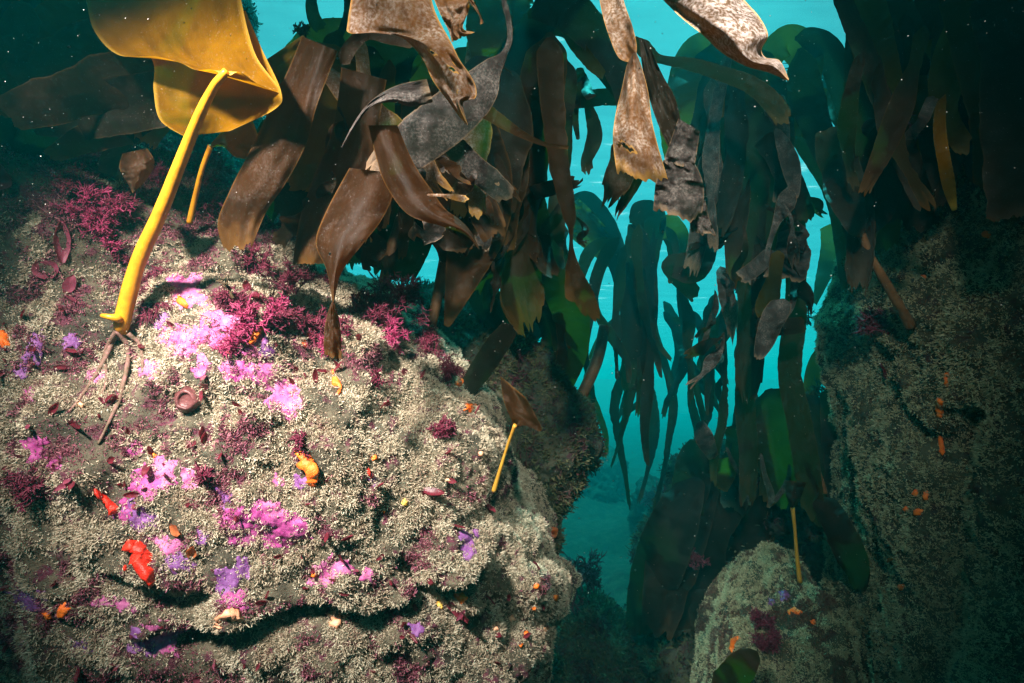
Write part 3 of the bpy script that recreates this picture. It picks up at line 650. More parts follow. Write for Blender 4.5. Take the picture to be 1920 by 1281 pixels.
# --- the tall dark kelp group in the centre
plant('dense dark kelp drooping in the middle, its many fronds overlapping', [('frond', rb(p, d, **k), m) for p, d, k, m in [
    ([(930, 110, 60), (880, 200, 110), (850, 320, 120), (850, 420, 100), (870, 500, 60)], 1.45, {}, 'kelp_dark'),
    ([(900, 90, 60), (820, 200, 110), (770, 330, 120), (760, 450, 100), (745, 540, 40)], 1.5, {}, 'kelp_dark'),
    ([(860, 100, 60), (760, 180, 110), (700, 280, 120), (690, 400, 110), (680, 520, 60)], 1.55, {}, 'kelp_dark'),
    ([(800, 90, 60), (700, 120, 100), (640, 230, 120), (610, 360, 120), (590, 470, 60)], 1.5, {}, 'kelp_dark'),
    ([(940, 120, 60), (940, 230, 120), (925, 330, 110), (935, 420, 60)], 1.4, dict(rag=.08), 'kelp_dark'),
    ([(850, 120, 80), (870, 260, 130), (900, 340, 120), (900, 420, 110), (878, 490, 84), (855, 560, 44), (838, 612, 12)], 1.3, dict(wob=8, curl=.3), 'kelp_brown'),
    ([(760, 150, 80), (800, 260, 120), (820, 380, 110), (850, 460, 70), (840, 520, 30)], 1.42, {}, 'kelp_dark'),
    ([(720, 120, 70), (620, 140, 90), (580, 210, 100), (560, 320, 100), (540, 430, 50)], 1.3, {}, 'kelp_dark'),
    ([(700, 60, 60), (640, 90, 110), (600, 130, 130), (570, 200, 110), (560, 260, 60)], 1.62, {}, 'kelp_olive'),
    ([(760, 50, 60), (700, 110, 100), (680, 180, 110), (690, 260, 90)], 1.7, {}, 'kelp_olive'),
    ([(980, 300, 70), (1000, 400, 60), (1010, 470, 50), (1040, 520, 26)], 1.6, {}, 'kelp_dark')]] + scraps(10, 620, 920, 120, 400, 1.15, 53, 22) + scraps(16, 560, 910, 230, 420, 1.25, 54, 44))
plant('dark kelp with an arched olive crown by the water surface, centre', [('frond', rb(p, d, **k), m) for p, d, k, m in [
    ([(1040, 40, 50), (990, 70, 110), (960, 140, 130), (960, 260, 120), (975, 360, 90), (950, 440, 50)], 1.65, {}, 'kelp_dark'),
    ([(1010, 40, 60), (960, 90, 100), (925, 180, 100), (915, 300, 90), (935, 400, 50)], 1.7, {}, 'kelp_dark'),
    ([(1030, 60, 60), (1020, 150, 90), (1010, 280, 84), (1000, 400, 66), (985, 480, 70), (980, 560, 84), (1000, 640, 40)], 1.55, dict(rag=.08, twist=[(0, 0), (.5, 40), (.6, 70), (.7, 10), (1, 0)]), 'kelp_brown'),
    ([(1030, 70, 50), (1034, 180, 50), (1046, 300, 44), (1066, 400, 30), (1070, 440, 14), (1072, 500, 30), (1088, 560, 54), (1112, 622, 44)], 1.35, dict(rag=.10, wob=10, twist=[(0, 0), (.6, 30), (.7, 80), (.8, 10), (1, 0)]), 'kelp_brown'),
    ([(990, 30, 40), (1050, 14, 70), (1105, 55, 66), (1150, 110, 60), (1180, 190, 50), (1182, 300, 60), (1168, 380, 30)], 1.6, {}, 'kelp_dark'),
    ([(1015, 45, 40), (1075, 40, 70), (1130, 90, 80), (1165, 160, 50), (1200, 210, 40)], 1.7, {}, 'kelp_dark'),
    ([(1036, 36, 20), (1062, 46, 34), (1086, 88, 30), (1112, 122, 24), (1132, 142, 14)], 1.62, {}, 'kelp_olive'),
    ([(1052, 180, 34), (1090, 186, 32), (1130, 182, 30), (1175, 182, 32)], 1.75, dict(wob=5), 'kelp_dark'),
    ([(1100, 190, 12), (1112, 230, 26), (1114, 262, 30), (1100, 300, 24), (1104, 330, 22)], 1.75, dict(rag=.12), 'kelp_dark'),
    ([(1080, 130, 26), (1095, 160, 24), (1110, 185, 18)], 1.72, {}, 'kelp_dark'),
    ([(1090, 150, 10), (1078, 210, 14), (1084, 262, 8)], 1.7, {}, 'kelp_dark'),
    ([(1060, 110, 30), (1062, 160, 40), (1052, 220, 44), (1058, 300, 30), (1045, 380, 34), (1040, 470, 40)], 1.7, {}, 'kelp_dark'),
    ([(1000, 500, 60), (1060, 560, 70), (1075, 640, 64), (1056, 720, 40), (1040, 770, 20)], 1.9, {}, 'kelp_brown'),
    ([(1060, 345, 26), (1000, 362, 30), (1080, 340, 24), (1090, 335, 14)], 1.5, dict(rag=.1), 'kelp_dark'),
    ([(930, -40, 90), (918, 30, 86), (905, 80, 60), (896, 118, 20)], 1.5, {}, 'kelp_olive'),
    ([(990, -30, 60), (960, 10, 60), (930, 60, 50), (905, 110, 30)], 1.6, {}, 'kelp_olive'),
    ([(950, 380, 40), (960, 450, 50), (975, 520, 30), (1010, 600, 30)], 1.85, {}, 'kelp_dark'),
    ([(905, 440, 60), (900, 540, 60), (935, 600, 60), (930, 700, 40)], 2.0, {}, 'kelp_dark')]] + scraps(12, 880, 1080, 330, 560, 1.55, 51, 16))
plant('tall dark kelp with a humped crown and broad curtain of fronds right of centre', [('frond', rb(p, d, **k), m) for p, d, k, m in [
    ([(1345, 76, 40), (1305, 100, 60), (1278, 160, 64), (1266, 240, 56), (1268, 320, 30)], 1.95, {}, 'kelp_olive'),
    ([(1340, 80, 60), (1335, 180, 90), (1345, 300, 70), (1352, 400, 60), (1352, 470, 40)], 1.9, dict(rag=.05), 'kelp_dark'),
    ([(1370, 85, 60), (1400, 180, 86), (1405, 320, 84), (1405, 460, 60), (1408, 580, 46), (1404, 700, 50), (1402, 770, 24)], 1.85, {}, 'kelp_dark'),
    ([(1400, 90, 60), (1440, 190, 76), (1450, 320, 70), (1440, 450, 56), (1430, 570, 40), (1440, 660, 26)], 1.88, {}, 'kelp_dark'),
    ([(1360, 90, 60), (1310, 180, 66), (1318, 300, 60), (1322, 390, 50), (1330, 450, 60)], 1.98, dict(rag=.04), 'kelp_dark'),
    ([(1345, 140, 30), (1352, 190, 14), (1354, 220, 6)], 1.8, {}, 'kelp_olive'),
    ([(1440, 250, 60), (1478, 330, 44), (1498, 380, 42), (1512, 425, 36)], 1.8, dict(rag=.12), 'kelp_dark'),
    ([(1450, 180, 40), (1462, 260, 36), (1468, 330, 30), (1458, 390, 20)], 1.8, {}, 'kelp_grey'),
    ([(1455, 240, 10), (1480, 300, 34), (1490, 350, 20), (1492, 372, 8)], 1.7, {}, 'kelp_grey'),
    ([(1478, 350, 14), (1474, 380, 34), (1455, 420, 14), (1440, 470, 10), (1436, 520, 8)], 1.65, {}, 'kelp_grey'),
    ([(1450, 470, 26), (1420, 500, 30), (1384, 524, 26)], 1.6, dict(rag=.1, wob=6), 'kelp_grey'),
    ([(1460, 470, 22), (1450, 530, 30), (1440, 580, 44), (1470, 610, 30)], 1.68, dict(rag=.15), 'kelp_olive'),
    ([(1468, 560, 36), (1450, 600, 44), (1430, 650, 30), (1420, 676, 10)], 1.6, dict(rag=.06), 'kelp_grey'),
    ([(1480, 430, 40), (1486, 480, 60), (1482, 530, 44)], 1.75, dict(rag=.15), 'kelp_grey'),
    ([(1460, 330, 40), (1485, 420, 46), (1492, 520, 36), (1490, 600, 40), (1480, 700, 44), (1500, 800, 44), (1520, 920, 44), (1530, 1000, 30)], 2.0, {}, 'kelp_dark'),
    ([(1420, 500, 50), (1410, 620, 46), (1396, 740, 36), (1405, 860, 36), (1400, 960, 30)], 2.05, {}, 'kelp_dark'),
    ([(1330, 440, 40), (1300, 500, 60), (1260, 500, 40), (1310, 560, 30)], 2.1, {}, 'kelp_dark'),
    ([(1420, 600, 36), (1450, 612, 34), (1480, 612, 32), (1512, 608, 30)], 1.75, dict(wob=4), 'kelp_dark'),
    ([(1350, 500, 16), (1364, 560, 30), (1372, 610, 20), (1374, 650, 14)], 1.9, dict(rag=.2), 'kelp_grey')]] + scraps(18, 1330, 1500, 330, 640, 1.75, 52, 20) + curtain(5, 1320, 1450, 110, 500, 1.8, 62, 36, ('kelp_dark', 'kelp_dark', 'kelp_brown', 'kelp_grey')))
plant('kelp with an arched olive crown and straps sweeping down to the right wall', [('frond', rb(p, d, **k), m) for p, d, k, m in [
    ([(1440, 140, 30), (1450, 100, 50), (1480, 78, 60), (1510, 110, 60), (1500, 190, 60), (1478, 260, 50)], 2.0, {}, 'kelp_olive'),
    ([(1490, 72, 30), (1530, 76, 44), (1562, 110, 46), (1580, 180, 40), (1610, 250, 40), (1640, 320, 40)], 2.0, {}, 'kelp_dark'),
    ([(1500, 90, 40), (1510, 170, 60), (1535, 250, 50), (1575, 330, 52), (1612, 420, 60), (1640, 520, 60), (1650, 600, 30)], 1.9, {}, 'kelp_dark'),
    ([(1480, 190, 40), (1510, 260, 44), (1560, 340, 46), (1590, 440, 50), (1600, 560, 40)], 2.0, {}, 'kelp_dark'),
    ([(1515, 160, 16), (1540, 180, 26), (1560, 215, 14), (1578, 250, 5)], 1.95, {}, 'kelp_olive'),
    ([(1520, 190, 16), (1545, 230, 20), (1570, 270, 12), (1588, 300, 5)], 1.9, {}, 'kelp_olive'),
    ([(1560, 420, 40), (1560, 470, 40), (1540, 530, 22), (1528, 570, 8)], 3.0, {}, 'kelp_olive'),
    ([(1606, 440, 40), (1606, 560, 40), (1572, 630, 36), (1530, 690, 32), (1518, 780, 26), (1530, 860, 24)], 2.6, {}, 'kelp_olive'),
    ([(1620, 620, 40), (1580, 650, 40), (1552, 690, 20), (1545, 705, 10)], 2.5, {}, 'kelp_dark')]])

# --- the right hand mass, between the water and the dim wall
plant('dark kelp with brown straps leaning over the top right, by the open water', [('frond', rb(p, d, **k), m) for p, d, k, m in [
    ([(1568, -30, 30), (1610, 70, 34), (1650, 180, 40), (1700, 300, 44), (1740, 400, 30)], 1.3, {}, 'kelp_dark'),
    ([(1612, -30, 50), (1640, 60, 60), (1662, 160, 54), (1690, 250, 30)], 1.4, {}, 'kelp_olive'),
    ([(1612, 20, 40), (1608, 120, 44), (1612, 240, 46), (1618, 360, 40), (1612, 470, 50), (1606, 560, 30)], 1.5, {}, 'kelp_dark'),
    ([(1650, -30, 50), (1700, 60, 60), (1740, 170, 60), (1760, 280, 54), (1770, 380, 40)], 1.45, {}, 'kelp_dark'),
    ([(1640, 120, 60), (1660, 240, 80), (1670, 340, 80), (1660, 430, 60)], 1.6, {}, 'kelp_dark'),
    ([(1600, 200, 50), (1626, 300, 70), (1640, 400, 80), (1650, 480, 60)], 1.65, {}, 'kelp_brown'),
    ([(1620, 230, 20), (1650, 250, 44), (1664, 270, 30)], 1.4, dict(rag=.12), 'kelp_grey'),
    ([(1750, 180, 20), (1730, 225, 20), (1708, 252, 20), (1694, 264, 12)], 1.25, dict(rag=.1), 'kelp_grey')]])
plant('very dark kelp with rust brown straps filling the top right corner', [('frond', rb(p, d, **k), m) for p, d, k, m in [
    ([(1720, -30, 40), (1780, 60, 50), (1815, 160, 60), (1830, 260, 60), (1850, 360, 40)], 1.3, {}, 'kelp_dark'),
    ([(1790, -30, 60), (1840, 80, 90), (1870, 220, 90), (1880, 360, 80)], 1.2, {}, 'kelp_brown'),
    ([(1860, -30, 80), (1900, 100, 110), (1910, 260, 110), (1900, 420, 80)], 1.1, {}, 'kelp_dark'),
    ([(1740, 40, 60), (1790, 160, 80), (1800, 300, 80), (1790, 420, 60)], 1.5, {}, 'kelp_dark'),
    ([(1690, 60, 60), (1720, 180, 80), (1740, 320, 80), (1720, 440, 60)], 1.58, {}, 'kelp_dark'),
    ([(1820, -20, 70), (1830, 60, 90), (1790, 130, 90), (1760, 160, 60), (1750, 172, 30)], 1.35, dict(rag=.1), 'kelp_grey'),
    ([(1860, 100, 60), (1870, 250, 70), (1870, 330, 30), (1872, 380, 6)], 1.25, {}, 'kelp_dark')]])
plant('brown kelp draped in slender fronds over the top of the dim right wall', curtain(11, 1600, 1900, 40, 420, 1.3, 63, 44, ('kelp_dark', 'kelp_brown', 'kelp_dark', 'kelp_olive')))
frond('yellow ribbon of frond hanging against the dark right wall', rb([(1773, 176, 8), (1763, 205, 16), (1762, 250, 20), (1770, 300, 20), (1780, 350, 20), (1790, 395, 8)], 1.2, wob=8), 'kelp_gold')

# --- straps of the farther kelp in the middle of the open water
rr = np.random.default_rng(21)
plant('hazy kelp with a pale olive crown and a fan of thin straps, in open water', [
    ('frond', sheet([(1085, 372, 3.0), (1060, 400, 3.0), (1075, 450, 3.0)], [(1115, 400, 3.0), (1150, 450, 3.0), (1165, 520, 3.0)], ruffle=.1), 'kelp_olive'),
    ('frond', rb([(1180, 412, 50), (1215, 410, 70), (1205, 470, 66), (1195, 560, 50), (1200, 640, 30)], 2.8), 'kelp_far'),
    ('frond', rb([(1240, 410, 40), (1265, 440, 48), (1275, 490, 40), (1262, 540, 24)], 2.7), 'kelp_olive'),
    ('frond', rb([(1070, 370, 50), (1110, 390, 54), (1145, 450, 44), (1170, 540, 36), (1185, 640, 40), (1180, 740, 30)], 2.9), 'kelp_far'),
    ] + straps(12, 1075, 1320, 430, 860, 2.7, 5, 19, 1200))
plant('farther fan of thin kelp straps lower behind the pale olive crown', straps(11, 1100, 1360, 560, 930, 3.4, 6, 19, 1220))
plant('dark straps of kelp trailing beside the curtain of fronds, lower right of centre', straps(8, 1290, 1420, 560, 900, 2.5, 8, 20, 1370))
plant('dark kelp at the shoulder of the boulder with short drooping straps', straps(10, 900, 1080, 430, 700, 1.95, 11, 46, 1000))

# --- kelp on the middle mound
plant('broad olive kelp hanging over the dark mound in the middle', [('frond', rb(p, d, **k), m) for p, d, k, m in [
    ([(1440, 730, 60), (1462, 790, 90), (1460, 870, 80), (1445, 950, 50)], 2.5, {}, 'kelp_brown'),
    ([(1390, 790, 60), (1400, 850, 90), (1385, 920, 70), (1370, 960, 40)], 2.6, {}, 'kelp_dark'),
    ([(1500, 740, 60), (1525, 820, 80), (1540, 910, 80), (1560, 990, 50)], 2.45, {}, 'kelp_dark'),
    ([(1570, 720, 60), (1590, 820, 90), (1600, 920, 90), (1610, 1020, 60)], 2.35, {}, 'kelp_dark'),
    ([(1350, 860, 20), (1360, 880, 40), (1352, 920, 20)], 2.5, {}, 'kelp_olive'),
    ([(1320, 830, 50), (1300, 880, 70), (1290, 960, 60)], 2.7, {}, 'kelp_dark'),
    ([(1362, 838, 6), (1376, 870, 8), (1398, 910, 9), (1406, 948, 5)], 2.2, {}, 'kelp_grey'),
    ([(1426, 850, 5), (1434, 890, 10), (1446, 930, 12), (1440, 952, 6)], 2.2, {}, 'kelp_grey'),
    ([(1480, 870, 5), (1478, 900, 10), (1460, 930, 9), (1452, 942, 4)], 2.2, {}, 'kelp_grey'),
    ([(1310, 790, 16), (1320, 820, 34), (1340, 860, 20)], 2.3, {}, 'kelp_grey'),
    ]])
plant('dark leaning kelp between the low rounded boulder and the right wall', [
    ('frond', rb([(1540, 930, 40), (1575, 1000, 56), (1602, 1060, 50), (1612, 1110, 20)], 1.95), 'kelp_dark'),
    ('frond', rb([(1600, 900, 40), (1610, 1000, 60), (1600, 1090, 60), (1612, 1200, 40)], 2.2), 'kelp_dark'),
    ('stipe', stipe([(1548, 925, 8), (1532, 880, 10), (1512, 830, 10), (1490, 780, 8)], 2.1), 'stipe_dark')])
frond('brown leaf lying on the low boulder at the bottom edge', rb([(1420, 1222, 20), (1395, 1245, 50), (1370, 1275, 60), (1350, 1310, 40)], 1.66), 'kelp_brown')
plant('dark weedy kelp sprawled down the near side of the middle mound', [('frond', rb([(1300 + 30 * k, 890 + 8 * k, 50), (1260 + 24 * k, 990, 90), (1225 + 26 * k, 1090, 90), (1200 + 30 * k, 1200, 50)], 2.7 + .05 * (k % 3)), 'kelp_dark') for k in range(8)])
# stipes of old kelp on the dark boulder
for lab, pts, d in (('pale stipe standing in dark weed behind the red bush', [(718, 545, 24), (730, 490, 24), (748, 430, 25), (765, 370, 24)], 1.5), ('reddish brown stipe right of the red bush', [(806, 620, 20), (820, 560, 21), (834, 490, 22), (845, 430, 22)], 1.55), ('slender bent stipe rising from the dark boulder into open water', [(1075, 790, 22), (1092, 740, 22), (1118, 680, 22), (1134, 610, 20)], 2.2)):
    m = stipe(pts, d, lump=.15); tag(mesh_obj('kelp_stipe', m[0], m[1], M['stipe_dark']), lab, 'kelp')
frond('long dark blade slanting down across the shoulder of the pale boulder', rb([(960, 610, 30), (930, 650, 44), (890, 710, 40), (850, 765, 16)], 1.35, wob=8), 'kelp_dark')
frond('dark hanging strap against open water at the top left of centre', rb([(586, -30, 18), (584, 10, 22), (592, 40, 26), (606, 56, 24)], 1.5), 'kelp_dark')
frond('second dark hanging strap against open water, curving under the ragged frond', rb([(650, -30, 16), (652, 20, 16), (644, 50, 14), (628, 86, 10)], 1.5), 'kelp_dark')
frond('hazy blue rounded frond just under the water surface at the upper left', sheet([(604, 40, 2.2), (600, 80, 2.2), (590, 130, 2.2)], [(625, 32, 2.2), (665, 60, 2.2), (700, 120, 2.2)], ruffle=.08), 'kelp_olive')
# ------------------------------------------------------------------ unseen kelp canopy, added overhead to keep sun off the gully
def canopy():
    r = np.random.default_rng(77); ms = []
    for k in range(400):
        x0, y0 = r.uniform(-6.5, 6.5), r.uniform(-5.5, 2.6)
        a = r.uniform(0, 2 * math.pi); Ln = r.uniform(1.0, 2.0); wd = r.uniform(.20, .42); z0 = r.uniform(1.45, 2.02)
        n, c = 14, 5; t = np.linspace(0, 1, n); bend = r.uniform(-.9, .9)
        ang = a + bend * t; cx = x0 + np.cumsum(np.cos(ang)) * Ln / n; cy_ = y0 + np.cumsum(np.sin(ang)) * Ln / n
        cz = z0 + .06 * np.sin(t * r.uniform(3, 8) + r.uniform(0, 6)) - .1 * t
        hw = wd / 2 * np.minimum(1, np.minimum(t * 6 + .25, (1.05 - t) * 4))
        s = np.linspace(-1, 1, c)
        V = np.stack([cx[:, None] - np.sin(ang)[:, None] * hw[:, None] * s, cy_[:, None] + np.cos(ang)[:, None] * hw[:, None] * s, cz[:, None] + .04 * np.sin(s * 2 + t[:, None] * 9)], -1).reshape(-1, 3)
        if V[:, 1].max() > 1.75 or V[:, 2].max() > 2.1: 
            V[:, 1] -= max(0, V[:, 1].max() - (1.75 if z0 < 1.85 else 2.5))
        UV = np.stack([np.broadcast_to((s + 1) / 2, (n, c)), np.broadcast_to(t[:, None], (n, c))], -1).reshape(-1, 2)
        ms.append((V, gridfaces(n, c), UV))
    V, Fc, U = joinm(*ms)
    o = mesh_obj('shade_canopy', V, Fc, M['kelp_dark'], uv=U, loc=(0, -2, 1.8))
    tag(o, 'dense mat of kelp fronds added overhead, out of view, to block the sun', 'kelp canopy', kind='stuff')
canopy()

# ------------------------------------------------------------------ living crusts, sponges, turf on the rocks
from mathutils.geometry import delaunay_2d_cdt
def in_poly(x, y, poly):
    ins = np.zeros(np.shape(x), bool); n = len(poly)
    for i in range(n):
        (x1, y1), (x2, y2) = poly[i], poly[(i + 1) % n]
        with np.errstate(divide='ignore', invalid='ignore'):
            ins ^= ((y1 > y) != (y2 > y)) & (x < (x2 - x1) * (y - y1) / (y2 - y1 + 1e-12) + x1)
    return ins
def edge_dist(x, y, poly):
    d = np.full(np.shape(x), 1e9); n = len(poly)
    for i in range(n):
        a, b = np.array(poly[i], float), np.array(poly[(i + 1) % n], float); ab = b - a
        t = np.clip(((x - a[0]) * ab[0] + (y - a[1]) * ab[1]) / max((ab ** 2).sum(), 1e-9), 0, 1)
        d = np.minimum(d, np.hypot(x - a[0] - t * ab[0], y - a[1] - t * ab[1]))
    return d
def surf(rk, x, y):
    """points and normals of the rock face for arrays of photo pixels"""
    x0, x1, y0, y1 = x.min() - 30, x.max() + 30, y.min() - 30, y.max() + 30
    m = np.where((rk.px > x0) & (rk.px < x1) & (rk.py > y0) & (rk.py < y1) & (rk.facing > .03) & (rk.pd > .1))[0]
    if len(m) < 8: return None
    d2 = (rk.px[m][None] - x[:, None]) ** 2 + (rk.py[m][None] - y[:, None]) ** 2 + ((rk.pd[m] - np.median(rk.pd[m]))[None] * 60).clip(0) ** 2
    k = np.argpartition(d2, 5, axis=1)[:, :6]; w = 1 / (np.take_along_axis(d2, k, 1) + 4); w /= w.sum(1, keepdims=True)
    return (rk.fc[m][k] * w[..., None]).sum(1), nrm((rk.fN[m][k] * w[..., None]).sum(1))
def patch(rk, poly, thick, step=3.0, lump=.4, lscale=60, sink=.006):
    poly = [tuple(map(float, p)) for p in poly]
    bp = []
    for i in range(len(poly)):
        a, b = np.array(poly[i]), np.array(poly[(i + 1) % len(poly)]); n = max(1, int(np.hypot(*(b - a)) / step))
        bp += [tuple(a + (b - a) * t / n) for t in range(n)]
    xs = [p[0] for p in bp]; ys = [p[1] for p in bp]
    gx, gy = np.meshgrid(np.arange(min(xs), max(xs), step), np.arange(min(ys), max(ys), step * .87)); gx = gx + (np.arange(gx.shape[0]) % 2)[:, None] * step / 2
    gx, gy = gx.ravel(), gy.ravel(); m = in_poly(gx, gy, bp); gx, gy = gx[m], gy[m]
    if len(gx): m = edge_dist(gx, gy, bp) > step * .5; gx, gy = gx[m], gy[m]
    pts = bp + list(zip(gx, gy)); nb = len(bp)
    co, _, fc, *_ = delaunay_2d_cdt([Vector(p) for p in pts], [], [list(range(nb))], 1, 1e-6)
    X = np.array([c[0] for c in co]); Y = np.array([c[1] for c in co])
    sf = surf(rk, X, Y)
    if sf is None: return None
    S, N = sf; de = edge_dist(X, Y, bp); R0 = max(de.max(), 1)
    h = thick * np.sqrt(np.clip(1 - (1 - np.clip(de / (R0 * .7), 0, 1)) ** 2, 0, 1))
    h = h * (1 + lump * (perlin(S * lscale) + .6 * perlin(S * lscale * 2.3))) - sink * (de < step * .4)
    return S + N * h[:, None], [tuple(f) for f in fc]
def blob(x, y, r, seed, rough=.5, el=1.0, ang=0):
    t = np.linspace(0, 2 * math.pi, max(14, int(r * 1.6)), endpoint=False)
    q = r * np.clip(1 + rough * (perlin(np.stack([np.cos(t) * 1.3, np.sin(t) * 1.3, t * 0 + seed * 1.9], 1)) + .6 * perlin(np.stack([np.cos(t) * 4, np.sin(t) * 4, t * 0 + seed], 1))), .25, 2)
    px, py = q * np.cos(t) * el, q * np.sin(t) / el
    return [(x + a * math.cos(ang) - b * math.sin(ang), y + a * math.sin(ang) + b * math.cos(ang)) for a, b in zip(px, py)]
M['pink'] = simple_mat('pink_coralline_crust', (.30, .045, .16), (.46, .14, .29), 40, .6, .3, bump=.5, bscale=160)
M['magenta'] = simple_mat('magenta_coralline_crust', (.22, .018, .12), (.38, .07, .23), 45, .6, .3, bump=.5, bscale=160)
M['violet'] = simple_mat('violet_crust', (.12, .03, .14), (.25, .09, .27), 45, .6, .3, bump=.5, bscale=160)
M['orange'] = simple_mat('orange_sponge', (.78, .10, .008), (.92, .20, .02), 60, .5, .35, bump=.5, bscale=220)
M['red'] = simple_mat('scarlet_sponge', (.50, .012, .006), (.68, .03, .012), 60, .45, .35, bump=.5, bscale=220)
M['peach'] = simple_mat('peach_sea_squirt', (.62, .22, .11), (.78, .40, .24), 60, .5, .35, bump=.4, bscale=200)
M['yellow'] = simple_mat('yellow_sponge', (.80, .38, .03), (.9, .55, .12), 60, .5, .3, bump=.4, bscale=200)
CR = [(285, 905, 34, 'magenta', 1.1, -.5), (310, 885, 22, 'pink', 1, 0), (470, 975, 40, 'magenta', 1.2, .4), (530, 985, 34, 'magenta', 1.4, .1), (560, 1000, 18, 'pink', 1, 0), (440, 605, 36, 'pink', 1.1, .6),
      (520, 735, 34, 'pink', 1.2, .8), (492, 695, 26, 'pink', 1.0, .8), (345, 540, 28, 'pink', 1.1, .3), (282, 692, 17, 'pink', 1, 0), (345, 645, 32, 'pink', 1.2, .2), (300, 600, 16, 'violet', 1, 0), (475, 640, 22, 'pink', .9, 0),
      (258, 975, 26, 'violet', 1.2, .3), (318, 1025, 20, 'pink', 1, 0), (330, 1060, 24, 'violet', 1.1, .2), (300, 1010, 14, 'pink', 1, 0), (605, 1070, 28, 'pink', 1.2, 0), (642, 1065, 18, 'pink', 1, 0), (440, 1125, 22, 'magenta', 1.1, .3),
      (420, 1100, 22, 'violet', 1, 0), (300, 1195, 34, 'pink', 1.2, .5), (275, 1205, 22, 'violet', 1, 0), (62, 650, 24, 'violet', .8, .2), (40, 700, 14, 'violet', 1, 0), (55, 740, 12, 'magenta', 1, 0), (70, 840, 24, 'magenta', 1, 0),
      (60, 1130, 26, 'violet', 1.3, .2), (380, 1010, 15, 'violet', 1, 0), (560, 905, 16, 'violet', .8, .3), (455, 1065, 18, 'violet', .8, 0), (545, 775, 16, 'pink', 1, 0), (195, 1130, 16, 'pink', 1, 0), (100, 870, 14, 'magenta', 1, 0),
      (880, 1010, 20, 'violet', .8, .2), (250, 845, 14, 'magenta', 1, 0), (470, 1005, 20, 'pink', 1, 0), (690, 1080, 12, 'pink', 1, 0), (420, 930, 18, 'violet', .9, 0), (395, 590, 18, 'pink', 1, 0), (520, 900, 12, 'pink', 1, 0), (380, 690, 16, 'pink', 1, 0), (405, 640, 24, 'pink', 1.2, .4), (460, 695, 20, 'magenta', 1, 0), (380, 622, 18, 'pink', 1, .5), (500, 655, 17, 'violet', .8, .2), (540, 762, 20, 'pink', 1.2, .7), (428, 692, 16, 'pink', 1, 0), (236, 962, 20, 'magenta', 1, .3), (502, 955, 24, 'pink', 1.3, .4), (440, 1012, 18, 'magenta', 1, 0), (352, 900, 18, 'pink', 1, 0), (180, 700, 14, 'pink', 1, 0), (130, 640, 14, 'violet', 1, 0), (230, 1130, 18, 'pink', 1.2, .4), (150, 1210, 18, 'violet', 1, .2), (780, 1180, 14, 'violet', 1, 0), (700, 900, 12, 'violet', 1, 0)]
CRPOLY = []
for i, (x, y, r, m, el, an) in enumerate(CR):
    pl = blob(x, y, r * 1.25, i + 3, .75, el, an); pm = patch(rockA, pl, .002, lump=1.2, lscale=90)
    if pm:
        o = mesh_obj('coralline_crust', pm[0], pm[1], M[m], rockA.o)
        CRPOLY.append((x, y, r * .62))
for i, (x, y, r) in enumerate([(1470, 1116, 12), (1446, 1130, 9)]):
    pm = patch(rockD, blob(x, y, r, i + 90, .7), .006)
    if pm: mesh_obj('coralline_crust', pm[0], pm[1], M['violet'], rockD.o)
SP = []
def sponge(rk, poly, m, label, thick=.012, group=None, name='sponge'):
    pm = patch(rk, poly, thick, lump=.35, lscale=45)
    if pm:
        tag(mesh_obj(name, pm[0], pm[1], M[m]), label, 'sponge', group)
        a = np.array(poly); SP.append((a[:, 0].mean(), a[:, 1].mean(), np.ptp(a, axis=0).max() * .5))
sponge(rockA, [(553, 842), (572, 845), (582, 852), (590, 864), (597, 880), (598, 900), (592, 914), (580, 913), (572, 905), (578, 895), (576, 882), (562, 880), (560, 868), (570, 862), (560, 852)], 'orange', 'bright orange crescent sponge in the middle of the pale boulder', .016)
sponge(rockA, [(231, 1020), (240, 1010), (258, 1012), (275, 1022), (286, 1040), (288, 1052), (279, 1060), (288, 1068), (290, 1080), (296, 1096), (286, 1098), (270, 1082), (254, 1066), (250, 1050), (258, 1036), (250, 1030), (238, 1033)], 'red', 'large scarlet hooked sponge low on the left of the pale boulder', .018)
sponge(rockA, [(231, 1058), (238, 1058), (241, 1068), (236, 1074), (231, 1066)], 'red', 'small scarlet sponge dot beside the scarlet hooked sponge', .01)
sponge(rockA, [(476, 612), (498, 608), (494, 622), (480, 640), (468, 652), (458, 652), (466, 636), (472, 624)], 'orange', 'orange sponge streak beside the upper pink crust', .01)
sponge(rockA, [(420, 646), (436, 652), (446, 658), (430, 664), (436, 672), (424, 662)], 'orange', 'small ragged orange sponge below the orange streak', .008)
sponge(rockA, [(333, 556), (350, 560), (358, 572), (352, 580), (338, 574), (330, 566)], 'orange', 'orange sponge flake on pink crust near the golden stipe', .01)
sponge(rockA, [(620, 710), (634, 708), (642, 720), (640, 736), (632, 746), (628, 738), (634, 728), (622, 724)], 'orange', 'orange sponge right of centre under the purple frond tail', .01)
sponge(rockA, [(621, 695), (628, 694), (627, 704), (621, 704)], 'orange', 'orange sponge dot just above the one under the purple tail', .008)
sponge(rockA, [(175, 913), (188, 920), (210, 938), (224, 948), (224, 964), (214, 962), (200, 944), (184, 934), (175, 926)], 'red', 'long scarlet sponge finger on the left of the pale boulder', .016)
sponge(rockA, [(852, 710), (866, 708), (872, 718), (862, 728), (850, 722)], 'orange', 'dull orange sponge on the boulder shoulder near the dark slanting blade', .008)
sponge(rockA, [(868, 752), (892, 756), (898, 766), (880, 778), (868, 770)], 'orange', 'broad dull orange sponge under the dark slanting blade', .008)
sponge(rockA, [(852, 1112), (872, 1110), (880, 1122), (866, 1134), (850, 1128)], 'orange', 'orange sponge in the dark mouth of the crack', .01)
